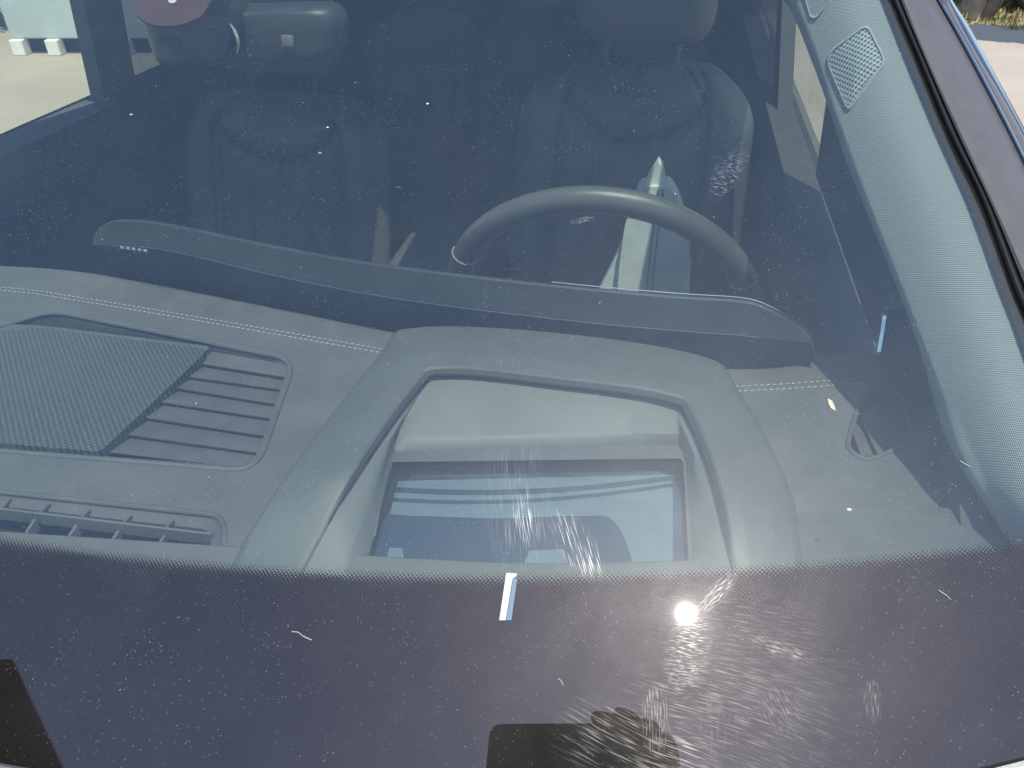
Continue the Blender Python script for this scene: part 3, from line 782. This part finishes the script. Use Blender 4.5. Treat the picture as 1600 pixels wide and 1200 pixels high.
bm = bmesh.new()
for k in range(6): box(bm, DY(252+k*5, 62+k*1.5, MY-.054), (.0018, .002, .012), None)
new('pod_slots', bm, M['black'], mir, smooth=False)
bm = bmesh.new(); box(bm, DY(450, 64, MY-.030), (.014, .006, .012), None, .002, 2); new('mirror_button', bm, M['lightliner'], mir)

# ---- driver-side pillar trim
CREASE = [(1165, -430), (1205, -70), (1246, 0), (1288, 100), (1318, 200), (1348, 280), (1382, 370), (1412, 450), (1455, 560), (1492, 650), (1540, 760), (1600, 850)]
SIL = [(1150, -430), (1185, -70), (1228, 0), (1262, 78), (1291, 152), (1318, 235), (1350, 315), (1385, 400), (1415, 470), (1444, 560), (1480, 680), (1575, 850)]
OUT11 = [(1284, -430), (1362, -70), (1389, 0), (1424, 86), (1470, 198), (1505, 272), (1550, 385), (1578, 462), (1620, 580), (1648, 680), (1672, 780), (1690, 870)]
KS = 8
to = [(p, .007) for p in cr(OUT11, KS)]; tc = [(p, .040) for p in cr(CREASE, KS)]; ts = [(p, .10) for p in cr(SIL, KS)]
bm = bmesh.new(); uvl = bm.loops.layers.uv.new('UVMap'); cols = []
NA = 14
for i in range(len(to)):
    (a, ka), (b, kb), (c_, kc) = to[i], tc[i], ts[i]; row = []
    for j in range(NA+1):
        t_ = j/NA; u = a[0]+(b[0]-a[0])*t_; v = a[1]+(b[1]-a[1])*t_
        k = ka+(kb-ka)*(t_**1.6)-.006*math.sin(math.pi*t_)
        row.append(gpt(u, v, k))
    for j in range(1, 6):
        t_ = j/5; u = b[0]+(c_[0]-b[0])*math.sin(t_*math.pi/2); v = b[1]+(c_[1]-b[1])*t_; row.append(gpt(u, v, kb+(kc-kb)*(1-math.cos(t_*math.pi/2))))
    row.append(row[-1]+Vector((.05, .03, -.04)))
    cols.append(row)
vv = rows(bm, cols)
# metric UV along/ across
Lc = [0.]
for i in range(1, len(cols)): Lc.append(Lc[-1]+(cols[i][5]-cols[i-1][5]).length)
idx = {}
for i, r_ in enumerate(vv):
    acc = 0
    for j, v_ in enumerate(r_):
        if j: acc += (cols[i][j]-cols[i][j-1]).length
        idx[v_] = (acc, Lc[i])
for f in bm.faces:
    for l in f.loops: l[uvl].uv = idx[l.vert]
pt = new('pillar_trim', bm, M['fabric'], car, angle=60)
def trimpt(u, v, lift=0.):
    xo = lerp_poly(OUT11, v); xc = lerp_poly(CREASE, v); t_ = min(1, max(0, (xo-u)/(xo-xc)))
    return gpt(u, v, .007+(.033)*(t_**1.6)-.006*math.sin(math.pi*t_)-lift)
TW = rounded([(1297, 78), (1355, 36), (1385, 95), (1324, 176), (1290, 98)], [18, 12, 14, 12, 14], 6)
TWc = (1337, 104)
def scl(poly, c, k): return [(c[0]+(u-c[0])*k, c[1]+(v-c[1])*k) for u, v in poly]
rws = [[trimpt(u, v, l) for u, v in scl(TW, TWc, k)] for k, l in ((1.03, -.001), (1.0, .0022), (.95, .0026), (.92, .0008))]
for r_ in rws: r_.append(r_[0])
new('tweeter_frame', loft(rws), M['fabric'], pt, angle=50)
bm = bmesh.new(); tws = scl(TW, TWc, .925); c3 = trimpt(*TWc, .0018)
rws = [[trimpt(*(TWc[0]+(u-TWc[0])*k, TWc[1]+(v-TWc[1])*k), .0012+.0012*(1-k)) for u, v in tws] for k in (1, .75, .5, .25, .01)]
for r_ in rws: r_.append(r_[0])
rows(bm, rws)
e1 = (trimpt(1337, 60)-trimpt(1337, 150)).normalized(); e2 = e1.cross((trimpt(1320, 100)-trimpt(1360, 100)).normalized()).cross(e1).normalized()
uvl = bm.loops.layers.uv.verify()
for f in bm.faces:
    for l in f.loops: d_ = l.vert.co-c3; l[uvl].uv = (d_.dot(e1), d_.dot(e2))
new('tweeter_mesh', bm, M['tweeter'], pt)
# upper tag recess
TG = rounded([(1250, -30), (1296, -30), (1290, 8), (1276, 28), (1266, 28)], 7, 5)
bm = bmesh.new(); r0 = [trimpt(u, v, .0015) for u, v in TG]; r1 = [trimpt(u, v, -.0005) for u, v in scl(TG, (1274, 0), .88)]; r0.append(r0[0]); r1.append(r1[0])
rows(bm, [r0, r1]); new('tag_rim', bm, M['fabric'], pt)

# ---- outer pillar: seal, painted pillar, window trim, door frame
def S3(name, A, ka, B, kb, m, bulge=0., n=5, parent=car, seg=6):
    A_ = cr(A, n); B_ = cr(B, n); rr = []
    for j in range(seg+1):
        t_ = j/seg; rr.append([gpt(a[0]+(b[0]-a[0])*t_, a[1]+(b[1]-a[1])*t_, ka+(kb-ka)*t_-bulge*math.sin(math.pi*t_)) for a, b in zip(A_, B_)])
    return new(name, loft(rr, flip=False), m, parent, angle=50)
P_IN = [(u-3, v) for u, v in BLACK]
BLUE_L = [(1341, -430), (1425, -70), (1463, 0), (1500, 66), (1566, 190), (1620, 300), (1672, 412), (1720, 510), (1765, 630), (1800, 760), (1820, 880)]
BLUE_R = [(1350, -430), (1434, -70), (1471, 0), (1508, 64), (1575, 190), (1629, 300), (1681, 412), (1729, 510), (1775, 630), (1810, 760), (1830, 880)]
DOOR_R = [(1366, -430), (1452, -70), (1488, 0), (1519, 50), (1597, 193), (1650, 300), (1702, 412), (1750, 510), (1800, 630), (1835, 760), (1860, 880)]
pillar = S3('painted_pillar', P_IN, -.002, BLUE_L, .020, M['paint'], .006)
S3('rubber_seal', [(u-3, v) for u, v in BROWN], -.001, [(u+(b-u)*.45, v+(w_-v)*.45) for (u, v), (b, w_) in zip(BROWN, BLACK)], -.003, M['rubber'], .003, parent=shield)
S3('rubber_seal', [(u+(b-u)*.45, v+(w_-v)*.45) for (u, v), (b, w_) in zip(BROWN, BLACK)], -.001, BLACK, -.004, M['rubber'], .003, parent=shield)
S3('gutter_seal', BLUE_L, .021, BLUE_R, .020, M['trimline'], .003, parent=pillar)
S3('door_frame', BLUE_R, .028, [(u+(b-u)*.6, v) for (u, v), (b, w_) in zip(BLUE_R, DOOR_R)], .034, M['paint'], .003, parent=pillar)
S3('door_seal', [(u+(b-u)*.6, v) for (u, v), (b, w_) in zip(BLUE_R, DOOR_R)], .036, DOOR_R, .045, M['trimline'], .003, parent=pillar)

# ---- passenger pillar (mirror of the driver side, mostly out of frame) and roof
bm = bmesh.new()
def tri(a, b, c_, r): pass
pl = [Vector((XC-.735, .33, glass_z(XC-.735, .33)-.03)), Vector((XC-.52, 1.24, glass_z(XC-.52, 1.24)-.04))]
rws = [[p+Vector(o_) for p in pl] for o_ in ((.03, 0, -.0), (.04, .03, -.06), (-.04, .05, -.06), (-.08, .02, -.01), (-.03, -.01, .045), (.004, 0, .030))]
rws.append(rws[0]); rws = rws
new('passenger_pillar', loft(rws), M['liner'], car)
HY = 1.22; HZ = glass_z(XC, HY)
def roof_pt(a, y, z): return Vector((XC+a*(.69-.03*abs(a)), y, z-.05*a*a))
rws = []
for y, z in ((1.19, HZ-.035), (1.20, HZ+.002), (1.24, HZ+.012), (1.40, HZ+.045), (2.0, HZ+.085), (3.2, HZ+.04), (3.5, HZ-.03)):
    rws.append([roof_pt(-1+2*i/24, y+.04*(-1+2*i/24)**2*0, z) for i in range(25)])
roof = new('roof', loft(rws), M['paint'], car)
rws = []
for y, z in ((1.195, HZ-.035), (1.28, HZ-.028), (1.40, HZ+.0), (2.0, HZ+.02), (3.2, HZ-.02), (3.5, HZ-.08)):
    rws.append([roof_pt(-1+2*i/24, y, z) for i in range(25)])
new('headliner', loft(rws, flip=True), M['lightliner'], roof)

for x0, x1 in ((XC-.54, XC-.05), (XC+.03, XC+.485)):  # visors out of view, added and sized to shape the sun on the seats
    pa = [Vector((x, y, glass_z(x, y)-.035)) for x, y in ((x0, 1.05), (x1, 1.05), (x1, 1.26), (x0, 1.26))]
    bm = bmesh.new(); prism(bm, pa, .018, -GN); new('unseen_visor', bm, M['lightliner'], roof)

# ---- doors, side windows, cabin shell
BELT = ZC-.43
def side(sx, yB, y0, BELT):
    ln = .34 if sx > 0 else 0.; X = XC+sx*.70; g = 1 if sx > 0 else -1
    xt = XC+sx*.645
    zt = HZ-.05
    def sp_(y, z):            # the side leans in above the belt
        t_ = max(0, (z-BELT)/(zt-BELT)); return Vector((X+(xt-X)*t_, y, z))
    bm = bmesh.new(); pan = [sp_(.42, BELT), sp_(yB+.02, BELT)]
    rws = [[sp_(.36, BELT), sp_(1.0, BELT), sp_(3.45, BELT)], [p+Vector((-sx*.05, 0, -.01)) for p in [sp_(.36, BELT), sp_(1.0, BELT), sp_(3.45, BELT)]]]
    rws.append([p+Vector((-sx*.06, 0, -.08)) for p in rws[0]]); rws.append([p+Vector((-sx*.02, 0, -.35)) for p in rws[0]]); rws.append([p+Vector((-sx*.02, 0, -1.0)) for p in rws[0]])
    door = new('door', loft([r_ for r_ in rws], flip=(sx < 0)), M['liner'], car)
    bm = bmesh.new(); ys = [.42, 1.0, yB, yB+.1]
    a = [sp_(y, BELT)+Vector((sx*.012, 0, 0)) for y in (-.2, .3, 1.0, 2.0, 3.4)]; b = [p+Vector((sx*.10, 0, -.14)) for p in a]; c2 = [p+Vector((sx*.14, 0, -.8)) for p in a]
    new('door_skin', loft([a, b, c2], flip=(sx > 0)), M['paint'], door)
    bm = bmesh.new(); bm.faces.new([bm.verts.new(p) for p in (sp_(y0, BELT-.005), sp_(yB, BELT-.005), sp_(yB+ln, zt), sp_(max(y0, 1.15), zt))]); new('side_window', bm, M['side_glass'], door, smooth=False)
    bm = bmesh.new(); prism(bm, [sp_(yB, BELT-.01), sp_(yB+.11, BELT-.01), sp_(yB+.11+ln, zt+.03), sp_(yB+ln, zt+.03)], .03, Vector((-sx, 0, 0))); new('middle_pillar', bm, M['liner'], door, smooth=False)
    bm = bmesh.new(); bm.faces.new([bm.verts.new(p) for p in (sp_(yB+.11, BELT), sp_(2.75, BELT), sp_(2.6, zt), sp_(yB+.11+ln, zt))]); new('rear_side_window', bm, M['rear_glass'], door, smooth=False)
    bm = bmesh.new(); prism(bm, [sp_(2.6, zt), sp_(2.75, BELT), sp_(3.45, BELT), sp_(3.45, zt)], .03, Vector((-sx, 0, 0))); new('quarter_panel', bm, M['liner'], door, smooth=False)
    return door
ddoor = side(1, 1.72, 1.24, ZC-.47); pdoor = side(-1, 1.38, .50, BELT)
if 1:
    bm = bmesh.new(); prism(bm, [(XC+.70, .40, BELT-.01), (XC+.70, 1.24, BELT-.01), (XC+.66, 1.30, HZ-.02), (XC+.665, 1.15, HZ-.03)], .02, Vector((-1, 0, 0))); new('sail_panel', bm, M['liner'], ddoor, smooth=False)
bm = bmesh.new(); box(bm, (XC, 1.9, ZC-1.28), (1.44, 3.3, .02)); new('cabin_floor', bm, M['carpet'], car)
bm = bmesh.new(); prism(bm, [(XC-.76, 3.45, ZC-.43), (XC+.76, 3.45, ZC-.43), (XC+.76, 3.45, ZC-1.3), (XC-.76, 3.45, ZC-1.3)], .03, Vector((0, 1, 0))); new('tailgate', bm, M['liner'], car)
bm = bmesh.new(); bm.faces.new([bm.verts.new(p) for p in ((XC-.76, 3.45, ZC-.43), (XC+.76, 3.45, ZC-.43), (XC+.68, 3.42, HZ-.03), (XC-.68, 3.42, HZ-.03))]); new('rear_window', bm, M['rear_glass'], car, smooth=False)
bm = bmesh.new(); prism(bm, [(XC-.66, .60, ZC-.48), (XC+.66, .60, ZC-.48), (XC+.66, .60, ZC-1.27), (XC-.66, .60, ZC-1.27)], .02, Vector((0, -1, 0))); new('firewall', bm, M['carpet'], car)

# driver door: pull handle, bright vent finisher, shoulder line
hp = [DX(u, v, .235) for u, v in cr([(1374, 549), (1379, 520), (1384, 490), (1392, 478), (1408, 474)], 6)]
bm = bmesh.new(); tube(bm, hp, [.0042]*len(hp), 8); new('door_handle', bm, M['chrome'], ddoor)
bm = bmesh.new(); tube(bm, [DX(u, v, .235) for u, v in [(1392, 468), (1406, 455)]], .0016, 6); new('handle_highlight', bm, M['chrome'], ddoor)
bm = bmesh.new(); tube(bm, [DX(u, v, .25) for u, v in cr([(1325, 303), (1345, 325), (1372, 357)], 6)], .0012, 6); new('door_card_seam', bm, M['trimline'], ddoor)

# ---- cowl and bonnet below the glass
rws = []
xs = [XC-.74+1.48*i/30 for i in range(31)]
rws.append([Vector((x, base_y(x)+.006, glass_z(x, base_y(x))-.004)) for x in xs])
rws.append([Vector((x, base_y(x)-.001, glass_z(x, base_y(x))+.004)) for x in xs])
rws.append([Vector((x, base_y(x)-.010, glass_z(x, base_y(x))+.002)) for x in xs])
rws.append([Vector((x, base_y(x)-.014, glass_z(x, base_y(x))-.006)) for x in xs])
M['cowl'] = mat('cowl plastic', (.10, .10, .10), .7, .15, 40, .3, 800)
cow = new('cowl', loft(rws, flip=True), M['cowl'], car)
rws = [[Vector((x, base_y(x)-.016, glass_z(x, base_y(x))-.02)) for x in xs], [Vector((x, base_y(x)-.10, glass_z(x, base_y(x))-.05)) for x in xs]]
new('cowl_grille', loft(rws, flip=True), M['black'], cow)
rws = [[Vector((x, base_y(x)-.09, glass_z(x, base_y(x))-.045)) for x in xs]]
for y, z in ((-.0, 0), (-.02, .012), (-.3, -.01), (-.7, -.07), (-.95, -.16), (-1.0, -.4)):
    rws.append([Vector((x*(1+.08*abs(y)), base_y(x)-.09+y, glass_z(x, base_y(x))-.015+z-.09*(x-XC)**2)) for x in xs])
new('bonnet', loft(rws, flip=True), M['paint'], car)
bm = bmesh.new(); pw = [Vector((x, base_y(x)-.030, glass_z(x, base_y(x))+.004)) for x in [XC+.30+.02*i for i in range(20)]]
tube(bm, pw, .006, 6); new('wiper_arm', bm, M['tick'], cow)

bm = bmesh.new(); tube(bm, [gpt(u, v, -.006) for u, v in cr([(1530, 1219), (1600, 1201), (1680, 1182), (1750, 1166)], 5)], .0040, 8); new('wiper_blade', bm, M['tick'], cow)
# ================================================================ LITTLE BITS LYING ON THE GLASS
def fibre(pts, r, label, m='thread'):
    bm = bmesh.new(); tube(bm, [gpt(u, v, -.0008) for u, v in cr(pts, 6)], r, 5); tag(new('fibre', bm, M[m]), label, 'fibre', 'fibres on the windshield')
fibre([(456, 987), (466, 988), (474, 994), (487, 1000)], .00032, 'pale wavy fibre on the black band at the left')
fibre([(872, 1060), (877, 1064), (880, 1071)], .0003, 'short curled fibre on the black band above the phone reflection')
fibre([(1466, 922), (1478, 930), (1486, 937)], .0003, 'straight pale fibre on the black band at the far right')
fibre([(1500, 720), (1508, 725), (1516, 729)], .0003, 'short straight fibre on the glass in front of the pillar foot')
def crumb(u, v, r, label, m='thread'):
    bm = bmesh.new(); bmesh.ops.create_icosphere(bm, subdivisions=2, radius=r, matrix=Matrix.Translation(gpt(u, v, -r*.5)) @ Matrix.Diagonal((1.4, .9, .7, 1)))
    for q in bm.verts: q.co += Vector([random.uniform(-.2, .2)*r for _ in range(3)])
    tag(new('crumb', bm, M[m]), label, 'crumb', 'crumbs on the windshield')
crumb(1327, 796, .0010, 'white crumb on the glass over the right end of the dash', 'cab0')
crumb(205, 179, .0012, 'beige crumb on the glass in front of the passenger door pillar')
crumb(512, 199, .0007, 'bright white crumb on the glass in front of the passenger seat', 'cab0')
crumb(668, 162, .0008, 'white crumb on the glass between the two front seats', 'cab0')
crumb(500, 239, .0010, 'dull grey crumb on the glass in front of the passenger backrest')
bm = bmesh.new(); prism(bm, [gpt(u, v, -.0006) for u, v in [(1293, 622), (1300, 626), (1304, 634), (1306, 642), (1299, 638), (1295, 631)]], .0004, -GN)
tag(new('bug_splash', bm, M['splash'], smooth=False), 'small yellowish splash on the glass left of the side outlet', 'splash')

# ================================================================ PHONE, HAND, ADDED DARK PANEL (seen mirrored in the glass)
cq = co.rotation_euler.to_matrix(); RX, UY, BZ = cq.col[0], cq.col[1], cq.col[2]
mc = O+BZ*.0055
ph = empty('smartphone', mc, 'dark smartphone held level above the glass, mirrored in the black band', 'phone')
bm = bmesh.new(); prism(bm, [O+RX*(a-.020)+UY*(b-.026)+BZ*.0025 for a, b in rounded([(-.093, -.0435), (.093, -.0435), (.093, .0435), (-.093, .0435)], .016, 6)], .008, BZ)
new('phone_body', bm, M['phone'], ph)
for k, (a, b) in enumerate(((.020, .004), (.020, -.018))):
    bm = bmesh.new(); c0 = O+RX*a+UY*b+BZ*.001; rr = [[c0+(RX*math.cos(q)+UY*math.sin(q))*r_+BZ*z_ for q in [i*2*math.pi/24 for i in range(25)]] for r_, z_ in ((.0075, .002), (.0075, 0), (.006, 0), (.006, .001), (.0001, .001))]
    new('phone_lens', loft(rr), M['gloss'], ph)
# hand: palm on the right end, fingers over the top edge
hb = bmesh.new(); sk = hb.verts.layers.skin.new() if hasattr(hb.verts.layers, 'skin') else hb.verts.layers.skin.verify()
def hv(a, b, c_, r): 
    v = hb.verts.new(O+RX*a+UY*b+BZ*c_); v[sk].radius = (r, r); return v
wrist = hv(.10, -.13, .07, .026); palm = hv(.088, -.075, .040, .028); v0 = palm
hb.edges.new((wrist, palm)); elb = hv(.16, -.32, .16, .036); hb.edges.new((wrist, elb)); root = palm
for i, (bx, by, tips) in enumerate([
    (.075, -.030, [(.060, .010, .022, .010), (.036, .028, .014, .0092), (.012, .026, .004, .0082)]),
    (.085, -.034, [(.076, .008, .020, .010), (.062, .030, .012, .0092), (.040, .030, .002, .0085)]),
    (.096, -.040, [(.094, .000, .016, .0095), (.086, .018, .008, .009), (.072, .018, -.001, .008)]),
    (.106, -.050, [(.108, -.015, .014, .0085), (.104, .000, .006, .008), (.094, .002, -.001, .0072)])]):
    k0 = hv(bx, by, .032, .011); hb.edges.new((palm, k0)); prev = k0
    for t4 in tips: nv = hv(*t4); hb.edges.new((prev, nv)); prev = nv
th0 = hv(.072, -.085, .030, .013); th1 = hv(.050, -.078, .020, .0115); th2 = hv(.026, -.070, .016, .0095)
hb.edges.new((palm, th0)); hb.edges.new((th0, th1)); hb.edges.new((th1, th2))
me = bpy.data.meshes.new('person'); hb.to_mesh(me); hb.free()
hand = bpy.data.objects.new('person', me); S.collection.objects.link(hand); me.materials.append(M['skin'])
if me.skin_vertices: me.skin_vertices[0].data[1].use_root = True
hand.modifiers.new('skin', 'SKIN').use_smooth_shade = True; md = hand.modifiers.new('sub', 'SUBSURF'); md.levels = md.render_levels = 2
tag(hand, 'bare hand and forearm holding the dark smartphone', 'person')
# folder
def mirror_pt(u, v, dist):
    g_ = gpt(u, v, 0); d_ = ray(u, v).normalized()
    e = 1e-3; nx = Vector((-(glass_z(g_.x+e, g_.y)-glass_z(g_.x-e, g_.y))/(2*e), -(glass_z(g_.x, g_.y+e)-glass_z(g_.x, g_.y-e))/(2*e), 1)).normalized()
    r_ = d_-2*d_.dot(nx)*nx; return g_+r_*dist
bm = bmesh.new(); fp = [mirror_pt(*q, .62) for q in ((-330, 1035), (21, 1031), (135, 1275), (-330, 1275))]  # unseen dark panel, added for the dark shape reflected at lower left
fn_ = (fp[1]-fp[0]).cross(fp[2]-fp[1]).normalized()
prism(bm, fp, .008, fn_); fo = new('mirrored_panel', bm, M['stand_in'], None, smooth=False)
tag(fo, 'unseen black panel added for a dark reflection, mirrored at the lower left of the glass', 'mirrored_panel')

# ================================================================ YARD
def gz(u, v): return DZ(u, v, ZC)
# pale cabinet wall on white blocks beyond the passenger window
pA, pB = gz(24, 86), gz(230, 86)
dirp = (pB-pA).normalized(); nrmp = Vector((-dirp.y, dirp.x, 0))
cab = empty('storage_container', (pA+pB)/2, 'tall pale grey storage container on white block feet beyond the passenger window', 'container')
M['cab'] = mat('painted sheet', (.40, .46, .47), .6, .08, 2); M['blk'] = mat('white block', (.72, .72, .68), .7, .08, 6)
rt = Matrix((dirp, nrmp, Vector((0, 0, 1)))).transposed()
bm = bmesh.new(); box(bm, pA+dirp*1.3+nrmp*.62+Vector((0, 0, .13+1.2)), (2.6, 1.2, 2.4), rt, .01, 1); new('container_body', bm, M['cab'], cab, smooth=False)
for k in range(5):
    bm = bmesh.new(); box(bm, pA+dirp*(.06+.31*k)+nrmp*.02+Vector((0, 0, .065)), (.11, .12, .13), rt, .008, 1); new('foot', bm, M['blk'], cab, smooth=False)
bm = bmesh.new(); box(bm, pA+dirp*1.3+nrmp*.7+Vector((0, 0, .063)), (2.5, 1.1, .12), rt); new('skid', bm, M['black'], cab, smooth=False)
def leafy(name, c, rad, n, m, label, trunk=False, kind=None, cat='bush', sz=.05):
    bm = bmesh.new()
    for _ in range(n):
        d = Vector([random.gauss(0, 1) for _ in range(3)]).normalized()*(random.random()**.4)
        p = Vector(c)+Vector((d.x*rad[0], d.y*rad[1], d.z*rad[2])); q = Matrix.Rotation(random.random()*6.28, 3, 'Z') @ Matrix.Rotation(random.random()*3, 3, 'X')
        s = sz*(.6+random.random()*.8)
        bm.faces.new([bm.verts.new(p+q @ Vector(t_)*s) for t_ in ((-.5, 0, 0), (0, -.3, .1), (.6, 0, 0), (0, .3, .1))])
    o = new(name, bm, m, smooth=False)
    return tag(o, label, cat, None, kind)
M['leaf'] = mat('leaves', (.07, .10, .04), .6, .5, 8); M['grass'] = mat('grass blades', (.16, .20, .05), .7, .5, 3); M['dryg'] = mat('dry grass', (.36, .28, .14), .8, .4, 3)
bq = gz(-60, 62)
leafy('bush', (bq.x-.2, bq.y+.7, .55), (.9, .6, .6), 1600, M['leaf'], 'leafy green bush left of the pale container', sz=.09)
# grass as ground cover
bm = bmesh.new(); bm2 = bmesh.new()
for _ in range(9000):
    x = random.uniform(2.0, 8.5); y = random.uniform(8.2, 12.5)
    if (x-2.2)*(-2.6)/(3.4)+9.9 > y+.0 and y < 9.9 - (x-2.2)*.5: continue
    b_ = bm if random.random() < .45 else bm2; a = random.random()*6.28; h = random.uniform(.03, .09); d = Vector((math.cos(a), math.sin(a), 0))*.012
    p = Vector((x, y, 0)); b_.faces.new([b_.verts.new(q) for q in (p-d, p+d, p+d.cross(Vector((0, 0, 1)))*2+Vector((0, 0, h)))])
tag(new('grass', bm, M['grass'], smooth=False), 'green grass beside the driveway', 'grass', None, 'stuff')
tag(new('dry_grass', bm2, M['dryg'], smooth=False), 'dry grass and straw beside the driveway', 'grass', None, 'stuff')
M['bark'] = mat('bark', (.09, .075, .06), .9, .3, 12, .6, 60)
def trunk(name, base, top, r, label):
    bm = bmesh.new(); b = Vector(base); t_ = Vector(top); pts = [b.lerp(t_, k/8)+Vector((random.uniform(-.02, .02), random.uniform(-.02, .02), 0)) for k in range(9)]
    tube(bm, pts, [r*(1.35 if k == 0 else 1-.04*k) for k in range(9)], 12)
    o = empty(name, base, label, 'tree', 'trees at the end of the driveway'); new('trunk', bm, M['bark'], o)
    return o
b1 = gz(1513, 27); b2 = gz(1536, 30)
t1 = trunk('tree', (b1.x, b1.y, 0), (b1.x+.1, b1.y, 3.6), .10, 'thicker upright tree trunk at the lawn edge')
t2 = trunk('tree', (b2.x, b2.y, 0), (b2.x+.9, b2.y-1.0, 3.4), .055, 'thin leaning tree trunk right of the thick one')
c1 = leafy('crown', (b1.x+.3, b1.y+.3, 4.3), (1.5, 1.5, 1.1), 4500, M['leaf'], None, cat=None, sz=.14)
c1.parent = t1; c1.matrix_parent_inverse = t1.matrix_world.inverted()
sh = gz(1618, 54)+SUN*(3.6/SUN.z)
c2 = leafy('crown', (sh.x, sh.y, 3.6), (1.15, .42, .35), 5500, M['leaf'], None, cat=None, sz=.14)
c2.parent = t2; c2.matrix_parent_inverse = t2.matrix_world.inverted()
# parked vehicle whose tyre shows at the top right corner
vb = gz(1608, 22)
pc_ = empty('parked_vehicle', (vb.x+1.2, vb.y+.2, 0), 'grey parked vehicle at the top right, one tyre showing', 'vehicle')
M['grey'] = mat('grey paint', (.25, .25, .26), .35, .05, 10, coat=.5)
for k, dx in enumerate((.1, 2.6)):
    bm = bmesh.new(); c0 = Vector((vb.x+dx, vb.y+.1, .33))
    rr = [[c0+Vector((math.cos(a)*r_, y_, math.sin(a)*r_)) for a in [i*2*math.pi/40 for i in range(41)]] for r_, y_ in ((.19, -.10), (.30, -.115), (.33, -.08), (.33, .1), (.2, .12))]
    ty = new('tyre', loft(rr), M['rubber'], pc_)
    bm = bmesh.new(); rr = [[c0+Vector((math.cos(a)*r_, y_, math.sin(a)*r_)) for a in [i*2*math.pi/40 for i in range(41)]] for r_, y_ in ((.19, -.10), (.18, -.07), (.06, -.09), (.001, -.09))]
    new('rim', loft(rr), M['chrome'], ty)
bm = bmesh.new()
prof = [(-.75, .35), (-.8, .75), (-.55, .95), (.3, 1.0), (.9, 1.45), (2.4, 1.48), (3.1, 1.0), (3.5, .9), (3.55, .4)]
rws = [[Vector((vb.x+x, vb.y+y_, z)) for x, z in prof] for y_ in (0, .0, 1.6)]
rws = [[Vector((vb.x+x, vb.y+.02, z)) for x, z in prof], [Vector((vb.x+x, vb.y+1.7, z)) for x, z in prof]]
for r_ in rws: r_.append(r_[0])
bmv = loft(rws); 
for r_ in rws: bmv.faces.new([bmv.verts.new(p) for p in r_[:-1]])
new('body', bmv, M['grey'], pc_, smooth=False)
